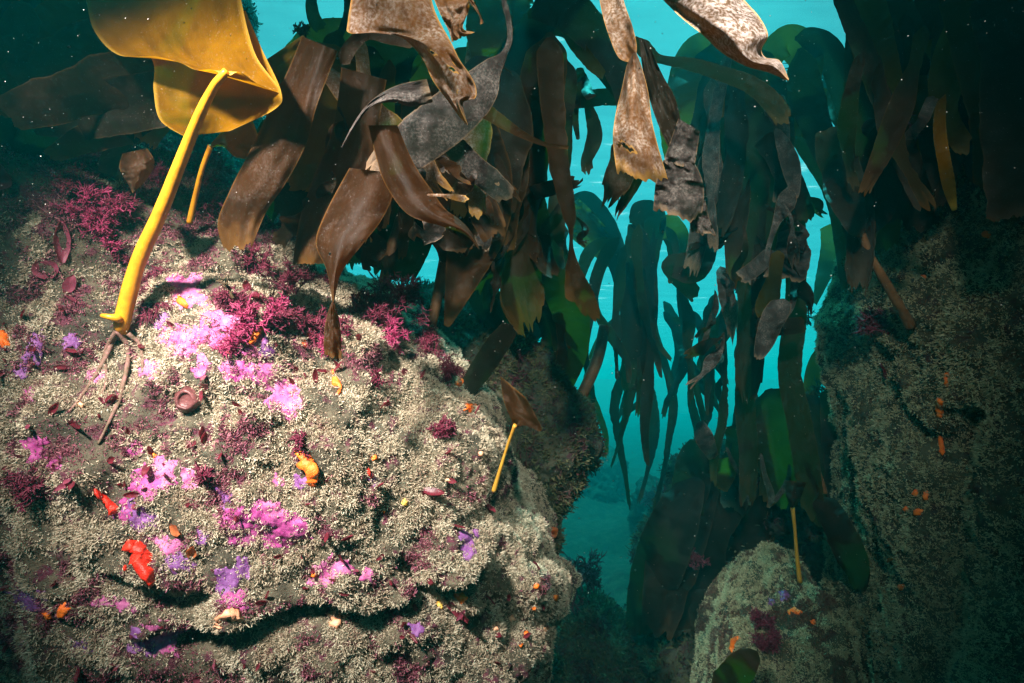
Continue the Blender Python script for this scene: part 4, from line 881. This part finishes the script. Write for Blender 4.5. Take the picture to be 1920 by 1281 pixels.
sponge(rockA, blob(824, 1134, 8, 50, .3), 'yellow', 'pale yellow round sponge below the crack', .01)
sponge(rockA, blob(630, 1168, 12, 51, .6), 'peach', 'peach ragged sponge on the ledge below the crack', .008)
sponge(rockA, [(683, 879), (690, 878), (695, 892), (698, 900), (690, 898)], 'red', 'small red sponge streak right of the orange crescent', .008)
sponge(rockA, blob(757, 941, 8, 52, .5), 'yellow', 'small yellow sponge right of the orange crescent', .008)
sponge(rockA, blob(5, 640, 16, 53, .5), 'orange', 'orange sponge at the left edge of the pale boulder', .01)
sponge(rockA, blob(1045, 1000, 12, 54, .5), 'orange', 'dull orange sponge on the right rim of the pale boulder', .012)
sponge(rockA, blob(592, 1073, 6, 55, .2), 'orange', 'round orange sponge bead on the lower pink crust', .01)
sponge(rockA, blob(430, 1162, 24, 56, .5), 'peach', 'cluster of peach sponge by the left end of the crack', .014)
for i, (x, y, r) in enumerate([(152, 760, 7), (120, 1145, 14), (88, 1155, 10), (960, 1160, 7), (985, 1190, 6), (1005, 1100, 7), (930, 1180, 6), (1000, 1140, 5), (1040, 1120, 6), (1020, 1180, 6), (975, 1210, 5), (700, 860, 6), (900, 850, 6), (720, 960, 5), (290, 855, 6), (840, 900, 6)]):
    sponge(rockA, blob(x, y, r, i + 60, .5), 'orange' if i % 3 else 'peach', 'small orange fleck of sponge scattered on the pale boulder', .007, 'orange sponge flecks on the pale boulder')
sponge(rockC, [(1762, 750), (1770, 745), (1774, 765), (1766, 790), (1758, 785)], 'orange', 'orange sponge strip on the dim right wall', .012)
sponge(rockC, [(1756, 815), (1768, 820), (1772, 840), (1768, 860), (1760, 840)], 'orange', 'larger rust orange sponge below the strip on the dim right wall', .012)
sponge(rockC, [(1772, 700), (1782, 695), (1780, 720), (1774, 735)], 'orange', 'upper sliver of orange sponge on the dim right wall', .01)
for i, (x, y, r) in enumerate([(1718, 925, 8), (1736, 930, 9), (1722, 960, 9), (1700, 955, 6), (1690, 965, 5), (1735, 520, 6), (1850, 440, 9), (1690, 1100, 7), (1668, 1050, 6), (1640, 605, 8)]):
    sponge(rockC, blob(x, y, r, i + 30, .5), 'orange', 'rust orange fleck of sponge on the dim right wall', .008, 'orange sponge flecks on the right wall')
sponge(rockD, [(1372, 1200), (1384, 1190), (1392, 1198), (1380, 1212), (1372, 1226), (1366, 1218)], 'orange', 'streaky orange sponge on the left of the low rounded boulder', .01)
sponge(rockD, [(1474, 1144), (1492, 1138), (1508, 1146), (1500, 1156), (1486, 1152), (1478, 1158)], 'orange', 'orange sponge on the right of the low rounded boulder', .01)
sponge(rockD, [(1518, 1162), (1530, 1160), (1534, 1170), (1522, 1174)], 'orange', 'orange sponge fleck at the right rim of the low rounded boulder', .008)

# turf: one body of countless tiny branchlets per boulder
TURF = [(0, (.06, .01, .02)), (.06, (.16, .03, .05)), (.12, (.42, .14, .20)), (.22, (.26, .15, .11)), (.5, (.43, .34, .24)), (.8, (.56, .47, .35)), (1, (.70, .62, .49))]
M['turf'] = tint_mat('pale_turf', TURF, trans=.25)
M['turf_dim'] = tint_mat('green_grey_turf', [(0, (.10, .03, .03)), (.12, (.16, .10, .07)), (.4, (.30, .27, .16)), (.8, (.46, .43, .27)), (1, (.56, .53, .35))], trans=.25)
M['turf_dark'] = tint_mat('dark_weed_turf', [(0, (.06, .01, .02)), (.3, (.10, .03, .04)), (.6, (.07, .07, .03)), (1, (.16, .15, .08))], trans=.2)
def turf(rk, count, blades, ln, wd, mat, label, seed, avoid=(), redness=.0, gap=.5, tilt=.8, topred=0, leftred=0):
    r = np.random.default_rng(seed)
    vis = (rk.facing > -.12) & (rk.px > -260) & (rk.px < 2200) & (rk.py > -60) & (rk.py < 1420) & (rk.pd > .1)
    k = np.where(vis)[0]; c = rk.fc[k]
    cl = fbm(c * 16 + seed, 3); big = fbm(c * 5 + seed * 2, 2)
    dens = .30 + .70 * smooth(-.5, .2, cl + .25 * big)
    for (x, y, rad) in avoid: dens = dens * (1 - .82 * np.exp(-(((rk.px[k] - x) ** 2 + (rk.py[k] - y) ** 2) / (rad * .95) ** 2) ** 2))
    w = rk.area[k] * dens; w /= w.sum()
    j = k[r.choice(len(k), count, p=w)]
    q = rk.V[rk.F[j]]; u, v = r.random(count)[:, None], r.random(count)[:, None]
    B = (q[:, 0] * (1 - u) + q[:, 1] * u) * (1 - v) + (q[:, 3] * (1 - u) + q[:, 2] * u) * v
    N = rk.fN[j]
    clb = fbm(B * 16 + seed, 3); size = np.clip(.75 + .5 * clb, .35, 1.5)
    redn = .7 * fbm(B * 7 + seed * 3, 3) + .6 * fbm(B * 24 + seed, 2) + redness * (1 + leftred * smooth(760, 420, proj(B)[0])) + (topred * smooth(520, 330, proj(B)[1]) if topred else 0); isred = smooth(.42, .75, redn) > r.random(count)
    tint = np.clip(.62 + .22 * fbm(B * 22, 2) + r.normal(0, .12, count), .2, 1); tint[isred] = r.uniform(0, .16, isred.sum()); 
    B = np.repeat(B, blades, 0); N = np.repeat(N, blades, 0); n = len(B)
    dirv = nrm(N + r.normal(0, tilt, (n, 3)) * .75); side = nrm(np.cross(dirv, r.normal(0, 1, (n, 3))))
    L = (ln * np.repeat(size, blades) * r.uniform(.5, 1.35, n))[:, None]; W = (wd * r.uniform(.6, 1.3, n))[:, None]
    B = B + r.normal(0, wd * 1.2, (n, 3)) - N * .002
    bend = nrm(dirv + r.normal(0, .55, (n, 3)))
    mid = B + dirv * L * .55; tip = mid + bend * L * .5
    nv = np.cross(side, dirv)
    V = np.stack([B - side * W * .35, B + side * W * .35, mid - side * W * .5, mid + side * W * .5, tip + nv * W * .12 - side * W * .38, tip + side * W * .38], 1).reshape(-1, 3)
    b = np.arange(n)[:, None] * 6
    Fc = np.concatenate([b + np.array([0, 1, 3, 2]), b + np.array([2, 3, 5, 4])])
    t = np.repeat(np.clip(np.repeat(tint, blades) + r.normal(0, .05, n), 0, 1), 6)
    o = mesh_obj('turf', V, Fc, mat, attr={'tint': t}, smooth_=False, loc=rk.V.mean(0))
    tag(o, label, 'turf', kind='stuff')
turf(rockA, 135000, 8, .0088, .00135, M['turf'], 'pale bushy turf covering the big boulder', 1, CRPOLY + [(a, b, c * .8) for a, b, c in SP], gap=.5, topred=.7, redness=.14, leftred=1.6)
turf(rockC, 62000, 6, .0098, .0024, M['turf_dim'], 'dim greenish turf covering the right wall', 2, gap=.6)
turf(rockD, 26000, 6, .0100, .0026, M['turf_dim'], 'greenish turf covering the low rounded boulder', 3, redness=.45)
turf(rockB, 9000, 6, .02, .004, M['turf_dark'], 'dark weed on the boulder behind the shoulder', 4, redness=.2)
turf(rockE, 7000, 6, .04, .008, M['turf_dark'], 'dark weed on the mound in the middle', 5, redness=.2)
turf(rockI, 14000, 6, .025, .005, M['turf_dark'], 'dark red and brown weed on the high rock wall at the upper left', 7, redness=.25)
turf(rockG, 5000, 6, .035, .007, M['turf_dark'], 'dark weed on the low rock by the gully floor', 6, redness=.2)

# ------------------------------------------------------------------ red seaweeds
M['crimson'] = tint_mat('crimson_weed', [(0, (.16, .01, .04)), (.6, (.36, .03, .11)), (1, (.60, .12, .24))], .5, .3, .3)
M['maroon'] = tint_mat('maroon_weed', [(0, (.07, .008, .02)), (.7, (.18, .02, .05)), (1, (.34, .08, .12))], .5, .3, .3)
M['bush_dark'] = tint_mat('brown_bushy_weed', [(0, (.03, .02, .012)), (.7, (.08, .05, .025)), (1, (.16, .10, .05))], .6, .2, .25)
def bush(base, direc, size, levels=4, kids=4, rad=.0016, spread=.7, seed=0, droop=0.0, flat=1.4, first=1):
    """a branching weed, every branch a thin tapering ribbon pair"""
    r = np.random.default_rng(seed); segs = []
    def grow(p, d, L, lev):
        n = 4; q = [p]; dd = d
        for _ in range(n):
            dd = nrm(dd + r.normal(0, .16, 3) + np.array([0, 0, -droop * .12])); q.append(q[-1] + dd * L / n)
        segs.append((np.array(q), rad * (.45 + .55 * lev / levels), lev))
        if lev <= 1: return
        for kk in range(kids):
            t = r.uniform(.25, 1); i = min(n - 1, int(t * n)); pos = q[i] + (q[i + 1] - q[i]) * (t * n - i)
            grow(pos, nrm(dd + r.normal(0, spread, 3)), L * r.uniform(.5, .8), lev - 1)
    base = np.asarray(base, float); direc = nrm(np.asarray(direc, float))
    for _ in range(first): grow(base + r.normal(0, rad * 2, 3), nrm(direc + r.normal(0, .25 if first > 1 else 0, 3)), size * .42, levels)
    Vs, Fs, Ts = [], [], []; off = 0
    for q, rd, lev in segs:
        T = nrm(np.gradient(q, axis=0)); s1 = nrm(np.cross(T, r.normal(0, 1, 3))); s2 = np.cross(T, s1)
        n = len(q); w_ = (rd * np.linspace(1, .55, n))[:, None]
        V = np.concatenate([q + s1 * w_ * flat, q - s1 * w_ * .7 + s2 * w_ * 1.1, q - s1 * w_ * .7 - s2 * w_ * 1.1])
        for a, b in ((0, 1), (1, 2), (2, 0)):
            i = np.arange(n - 1); Fs.append(np.stack([a * n + i, b * n + i, b * n + i + 1, a * n + i + 1], 1) + off)
        Vs.append(V); Ts.append(np.full(len(V), np.clip(.75 - .13 * lev + r.normal(0, .15), 0, 1))); off += len(V)
    return np.concatenate(Vs), np.concatenate(Fs), np.concatenate(Ts)
def weed(m, mat, label, cat='seaweed', group=None, name='red_seaweed'):
    return tag(mesh_obj(name, m[0], m[1], M[mat], attr={'tint': m[2]}), label, cat, group)
def wpt(rk, x, y): p, n = at(rk, x, y, 18); return p, n
def dirpx(x0, y0, x1, y1, d, away=0.0):
    a = P(x0, y0, d); b = P(x1, y1, d - away); return b - a, float(np.linalg.norm(b - a))
def bush_px(rk, x0, y0, x1, y1, mat, label, levels=4, kids=4, rad=.0015, spread=.7, seed=0, away=.03, first=2, d=None, name='red_seaweed', group=None, droop=0):
    if d is None: p, n = wpt(rk, x0, y0); d = float(proj(p)[2]); p = p - n * .004
    else: p = P(x0, y0, d)
    v, L = dirpx(x0, y0, x1, y1, d, away)
    return weed(bush(p, v, L * 1.0, levels, kids, rad, spread, seed, droop, first=first), mat, label, name=name, group=group)
bush_px(rockA, 190, 400, 178, 300, 'crimson', 'pink branching fan weed standing above the crimson tufts', 4, 4, .0016, .5, 1, first=3)
bush_px(rockA, 205, 440, 205, 350, 'crimson', 'dense crimson tuft left of the golden stipe', 4, 5, .0011, .75, 2, first=5)
bush_px(rockA, 165, 400, 135, 340, 'crimson', 'loose crimson tuft at the far left under the dark fronds', 4, 4, .0011, .7, 3, first=4)
bush_px(rockA, 240, 400, 262, 335, 'crimson', 'small rosy fan weed right beside the crimson tuft', 4, 4, .0014, .55, 4, first=2)
bush_px(rockA, 285, 330, 312, 285, 'crimson', 'pink feathery sprig growing behind the golden stipe', 4, 4, .0014, .5, 5, first=2)
bush_px(rockA, 262, 540, 300, 610, 'maroon', 'fine maroon hair weed hanging under the golden stipe', 4, 5, .0008, .5, 6, first=9, droop=1)
bush_px(rockA, 280, 480, 305, 540, 'maroon', 'upper maroon hair weed behind the golden stipe', 4, 5, .0008, .55, 7, first=7, droop=.6)
bush_px(rockA, 245, 500, 225, 470, 'maroon', 'short maroon tuft under the bend of the golden stipe', 4, 4, .0009, .7, 8, first=4)
bush_px(rockA, 515, 600, 540, 580, 'crimson', 'crimson feathery weed at the right edge of the lit pink crust', 4, 4, .0014, .6, 9, first=4)
bush_px(rockA, 490, 500, 520, 430, 'maroon', 'shadowed maroon bush beneath the folded brown frond', 4, 5, .0013, .75, 10, first=4)
bush_px(rockA, 560, 540, 560, 450, 'maroon', 'shadowed maroon bush between the frond tails', 4, 5, .0013, .75, 11, first=4)
bush_px(rockA, 755, 600, 762, 480, 'maroon', 'tall dark red bush standing on the boulder top in the middle', 5, 4, .0016, .6, 12, first=4)
bush_px(rockA, 700, 585, 690, 520, 'maroon', 'dark red bush left of the tall one on the boulder top', 4, 5, .0014, .7, 13, first=4)
bush_px(rockA, 810, 630, 825, 580, 'maroon', 'dark red bush right of the tall one on the boulder top', 4, 5, .0014, .7, 14, first=4)
bush_px(rockA, 850, 700, 870, 650, 'maroon', 'low dark red weed down the shoulder of the pale boulder', 4, 5, .0014, .7, 15, first=4)
bush_px(rockA, 840, 800, 850, 760, 'maroon', 'maroon patch of weed on the right side of the pale boulder', 4, 5, .0016, .8, 16, first=5)
bush_px(rockA, 375, 930, 380, 870, 'maroon', 'dark maroon leafy clump between the pink crusts', 4, 4, .0022, .6, 17, first=4)
bush_px(rockA, 540, 840, 520, 800, 'maroon', 'maroon tuft above the orange crescent sponge', 4, 4, .0015, .7, 18, first=3)
bush_px(rockA, 60, 950, 40, 880, 'maroon', 'dark maroon weed at the lower left edge of the view', 4, 5, .0016, .75, 19, first=5)
bush_px(rockA, 720, 720, 740, 690, 'maroon', 'brown red sprig on the lit turf right of the purple tail', 4, 4, .0012, .6, 20, first=3)
bush_px(rockC, 1640, 640, 1600, 560, 'maroon', 'dark red weed on the upper corner of the right wall', 4, 5, .0022, .75, 21, first=5)
bush_px(rockD, 1425, 1160, 1405, 1130, 'maroon', 'maroon weed across the face of the low rounded boulder', 4, 5, .002, .8, 22, first=5)
bush_px(rockD, 1440, 1200, 1420, 1160, 'maroon', 'lower maroon weed on the low rounded boulder', 4, 5, .002, .8, 23, first=5)
bush_px(None, 1385, 520, 1340, 535, 'crimson', 'hazy purple bush growing on a kelp stalk in open water', 4, 5, .004, .8, 24, first=4, d=2.3)
bush_px(None, 1070, 1110, 1130, 1030, 'maroon', 'tall dark weed standing up into the hazy gully', 5, 4, .004, .55, 25, first=3, d=2.8)
bush_px(None, 1250, 960, 1190, 915, 'maroon', 'hazy dark bush on the flank of the blue boulder', 4, 5, .007, .8, 26, first=4, d=5.5)
bush_px(None, 1300, 1060, 1290, 1020, 'maroon', 'dull red weed with a white speck on the middle mound', 4, 5, .003, .8, 27, first=4, d=2.6)
bush_px(None, 1690, 260, 1660, 200, 'maroon', 'dim purple weed among the straps at the upper right', 4, 5, .0025, .7, 28, first=3, d=1.5)
bush_px(None, 1600, 330, 1560, 230, 'bush_dark', 'sparse wiry weed against open water beside the right mass', 5, 3, .0022, .5, 29, first=2, d=2.0, name='wiry_seaweed')
bush_px(None, 1590, 190, 1552, 20, 'bush_dark', 'hazy feathery weed near the surface at the upper right', 5, 4, .0040, .5, 30, first=2, d=2.75, name='wiry_seaweed')
bush_px(None, 455, 130, 490, 0, 'bush_dark', 'dark bristly bush against the bright surface by the golden blade', 5, 4, .0022, .6, 31, first=3, d=1.5, name='wiry_seaweed')
bush_px(None, 470, 170, 530, 110, 'bush_dark', 'dark wiry sprig below the bristly bush', 5, 3, .002, .6, 32, first=2, d=1.5, name='wiry_seaweed')
bush_px(None, 565, 75, 572, 40, 'bush_dark', 'small wiry sprig on top of the folded brown frond', 4, 4, .002, .6, 33, first=3, d=1.2, name='wiry_seaweed')
bush_px(None, 985, 520, 1000, 450, 'bush_dark', 'fine wiry weed in the gap between central fronds', 5, 3, .0016, .5, 34, first=2, d=2.2, name='wiry_seaweed')
bush_px(None, 1520, 610, 1490, 550, 'bush_dark', 'wiry weed on the cut strap in open water', 5, 3, .0022, .6, 35, first=3, d=2.3, name='wiry_seaweed')
bush_px(None, 1620, 700, 1550, 650, 'bush_dark', 'tangled wiry weed at the edge of the right wall', 5, 4, .0028, .7, 36, first=3, d=2.3, name='wiry_seaweed')
bush_px(None, 1570, 780, 1500, 720, 'bush_dark', 'lower tangled wiry weed reaching into open water', 5, 4, .0028, .6, 37, first=3, d=2.5, name='wiry_seaweed')
bush_px(None, 430, 560, 400, 500, 'bush_dark', 'dark forked twig over the pink crust', 3, 3, .0022, .5, 38, first=1, d=.98, name='wiry_seaweed')

rb_ = np.random.default_rng(31)
for k in range(26):
    if k < 12: x, y = rb_.uniform(60, 420), rb_.uniform(300, 450)
    else: x, y = rb_.uniform(430, 880), rb_.uniform(520, 640) + (0 if k % 2 else 20)
    if k < 12 and 290 < x < 360 and y > 380: x -= 90
    if at(rockA, x, y)[0][1] < .2 or abs(proj(at(rockA, x, y)[0])[1] - y) > 25: continue
    a = rb_.uniform(-1.0, 1.0); L = rb_.uniform(45, 85)
    bush_px(rockA, x, y, x + L * math.sin(a), y - L * math.cos(a), 'maroon' if k % 3 else 'crimson', 'feathery dark red tuft in the fringe along the top of the pale boulder', 4, 5, .0012, .75, 200 + k, first=4, group='red tufts fringing the pale boulder')
# single red leaves
M['leaf_red'] = simple_mat('dark_red_leaf', (.08, .008, .016), (.18, .02, .035), 50, .4, .35, trans=(.3, .025, .04), tfac=.35, bump=.2)
M['leaf_pink'] = simple_mat('rose_leaf', (.18, .03, .06), (.28, .06, .10), 50, .4, .35, trans=(.5, .08, .12), tfac=.35, bump=.2)
M['leaf_orange'] = simple_mat('rust_leaf', (.40, .09, .03), (.52, .16, .06), 50, .4, .35, trans=(.6, .14, .04), tfac=.35, bump=.2)
def leaf(p, d, n, L, W, seed):
    r = np.random.default_rng(seed); d = nrm(d); s = nrm(np.cross(d, n)); u = np.cross(s, d)
    nr, nc = 12, 7; t, c = np.broadcast_arrays(np.linspace(0, 1, nr)[:, None], np.linspace(-1, 1, nc)[None])
    wv = W / 2 * (np.sin(np.pi * np.clip(t * .93 + .05, 0, 1)) ** .7) * (1 + .12 * perlin(np.stack([t * 4, c * 0 + seed + t * 0, t * 0], -1)))
    bend = r.uniform(-.5, .5); V = p + d * (t * L)[..., None] + s * (c * wv)[..., None] + u * (bend * L * t ** 2 * .5 + W * .25 * r.uniform(.3, 1) * c ** 2 + W * .12 * perlin(np.stack([t * 3 + 0 * c, c * 1.5 + 0 * t, 0 * t + 0 * c + seed], -1)))[..., None]
    return V.reshape(-1, 3), gridfaces(nr, nc)
def leaf_px(rk, x0, y0, x1, y1, wpx, mat, label, seed, group=None, lift=.02):
    p, n = at(rk, x0, y0, 16); d = float(proj(p)[2]); v, L = dirpx(x0, y0, x1, y1, d); v = v + n * lift
    m = leaf(p, v, n, L, wpx / F * d, seed); return tag(mesh_obj('red_leaf_seaweed', m[0], m[1], M[mat]), label, 'seaweed', group)
leaf_px(rockA, 130, 492, 118, 415, 27, 'leaf_pink', 'upright oval pink red leaf at the upper left of the boulder', 1)
leaf_px(rockA, 105, 525, 92, 488, 40, 'leaf_pink', 'round cupped rose leaf below the upright oval leaf', 2)
leaf_px(rockA, 135, 540, 150, 506, 20, 'leaf_pink', 'narrow rose leaf right of the cupped leaf', 3)
leaf_px(rockA, 466, 530, 474, 508, 17, 'leaf_red', 'dark red leaf pair, upper, beside the shaded edge of the crust', 4)
leaf_px(rockA, 474, 535, 490, 562, 18, 'leaf_red', 'dark red leaf hanging below the upper dark red leaf', 5)
leaf_px(rockA, 310, 992, 346, 998, 24, 'leaf_orange', 'folded rust leaf above the scarlet sponge', 6)
leaf_px(rockA, 370, 1040, 380, 1010, 20, 'leaf_orange', 'rust coloured leaf right of the folded rust leaf', 7)
leaf_px(rockA, 104, 770, 125, 742, 12, 'leaf_red', 'curved red leaf on the left of the pale turf', 8)
leaf_px(rockA, 370, 740, 398, 718, 14, 'leaf_red', 'dark red leaf beside the ringed sea squirt', 9)
leaf_px(rockA, 145, 800, 185, 795, 16, 'leaf_red', 'dull red leaf under the root tips', 10)
leaf_px(rockA, 570, 690, 556, 684, 13, 'leaf_red', 'small dark leaf on turf near the purple tail', 11)
leaf_px(rockA, 0, 350, 18, 300, 60, 'leaf_red', 'large dim red blade at the left edge above the turf', 12)
leaf_px(rockA, 830, 1120, 880, 1128, 30, 'leaf_red', 'dark red leaf inside the crack', 13)
leaf_px(rockA, 805, 915, 850, 930, 16, 'leaf_red', 'maroon leaf on the right half of the boulder', 14)
leaf_px(rockA, 655, 1010, 670, 985, 12, 'leaf_red', 'small maroon leaf in the middle of the turf', 15)
leaf_px(rockC, 1655, 720, 1660, 690, 30, 'leaf_red', 'dark red leaf at the edge of the right wall', 16)
rr = np.random.default_rng(5); cnt = 0
while cnt < 140:
    x, y = rr.uniform(10, 1030), rr.uniform(480, 1270)
    p, n = at(rockA, x, y, 12)
    if abs(proj(p)[0] - x) > 14 or fbm(np.array([p * 5 + 9]), 2)[0] < .05 or at(rockA, x, y)[0][1] < .2: 
        if rr.random() < .9: continue
    a = rr.uniform(0, 2 * math.pi); L = rr.uniform(11, 30)
    leaf_px(rockA, x, y, x + L * math.cos(a), y + L * math.sin(a), rr.uniform(6, 13), rr.choice(['leaf_red', 'leaf_red', 'leaf_red', 'leaf_pink']), 'tiny dark red leaf of weed sprouting from the pale turf', 100 + cnt, 'tiny red leaves in the pale turf', lift=.03)
    cnt += 1

# ------------------------------------------------------------------ sea squirts
def lathe(p, axis, prof, ns=24, seed=0, lump=.08):
    axis = nrm(np.asarray(axis, float)); u = nrm(np.cross(axis, [.3, .2, .9])); w_ = np.cross(axis, u)
    th = np.linspace(0, 2 * math.pi, ns, endpoint=False); prof = np.asarray(prof, float)
    prof = crom(prof, np.linspace(0, 1, 30)) if len(prof) > 3 else prof
    R = prof[:, 0][:, None] * (1 + lump * perlin(np.stack([np.broadcast_to(np.cos(th) * 1.5, (len(prof), ns)), np.broadcast_to(np.sin(th) * 1.5, (len(prof), ns)), np.broadcast_to(prof[:, 1][:, None] * 40 + seed, (len(prof), ns))], -1)))
    V = p + R[..., None] * (np.cos(th)[None, :, None] * u + np.sin(th)[None, :, None] * w_) + prof[:, 1][:, None, None] * axis
    n = len(prof); i = np.arange(n - 1)[:, None] * ns; j = np.arange(ns); jn = (j + 1) % ns
    return V.reshape(-1, 3), np.stack([i + j, i + jn, i + ns + jn, i + ns + j], -1).reshape(-1, 4)
M['squirt'] = simple_mat('pink_brown_sea_squirt', (.07, .02, .02), (.17, .055, .055), 60, .4, .4, bump=.4)
p, n = at(rockA, 352, 760); ax = nrm(n + nrm(P(352, 740, 1) * -1) * .8)
m = lathe(p - ax * .019, ax, [(.024, 0), (.026, .012), (.020, .024), (.018, .031), (.015, .034), (.0125, .033), (.011, .030), (.006, .0285), (.0006, .028)], seed=1, lump=.25)
tag(mesh_obj('sea_squirt', m[0], m[1], M['squirt']), 'pink ringed sea squirt with a dark round opening on the pale boulder', 'sea squirt')
p, n = at(rockA, 590, 612); e = P(556, 652, float(proj(p)[2]) - .03); ax = e - p; L = np.linalg.norm(ax)
m = lathe(p, ax, [(.010, 0), (.010, L * .3), (.012, L * .5), (.020, L * .75), (.023, L * .95), (.017, L * 1.12), (.006, L * 1.18), (.0005, L * 1.19)], seed=2)
tag(mesh_obj('sea_squirt', m[0], m[1], M['orange']), 'orange bulb shaped sea squirt hanging beside the purple frond tail', 'sea squirt')

# ------------------------------------------------------------------ specks drifting in the water
def specks(n=3800):
    r = np.random.default_rng(9)
    d = .32 + 2.1 * r.random(n) ** 1.5; x = r.uniform(-40, 1960, n); y = r.uniform(-40, 1320, n)
    c = P(x, y, d); s = np.clip(r.lognormal(-.45, .65, n), .25, 2.6) * .00058 * (.55 + .45 * d)
    o = np.array([(1, 0, 0), (-1, 0, 0), (0, 1, 0), (0, -1, 0), (0, 0, 1), (0, 0, -1)], float)
    V = (c[:, None] + s[:, None, None] * o[None] * r.uniform(.6, 1.2, (n, 6, 1))).reshape(-1, 3)
    f = np.array([(0, 2, 4), (2, 1, 4), (1, 3, 4), (3, 0, 4), (2, 0, 5), (1, 2, 5), (3, 1, 5), (0, 3, 5)])
    Fc = (np.arange(n)[:, None, None] * 6 + f[None]).reshape(-1, 3)
    m = simple_mat('pale_speck', (.30, .28, .25), (.45, .42, .38), 60, .6, .2, bump=0)
    tag(mesh_obj('drifting_specks', V, Fc, m, smooth_=True, loc=(0, 1, 0)), 'pale specks drifting in the water', 'specks', kind='stuff')
specks()
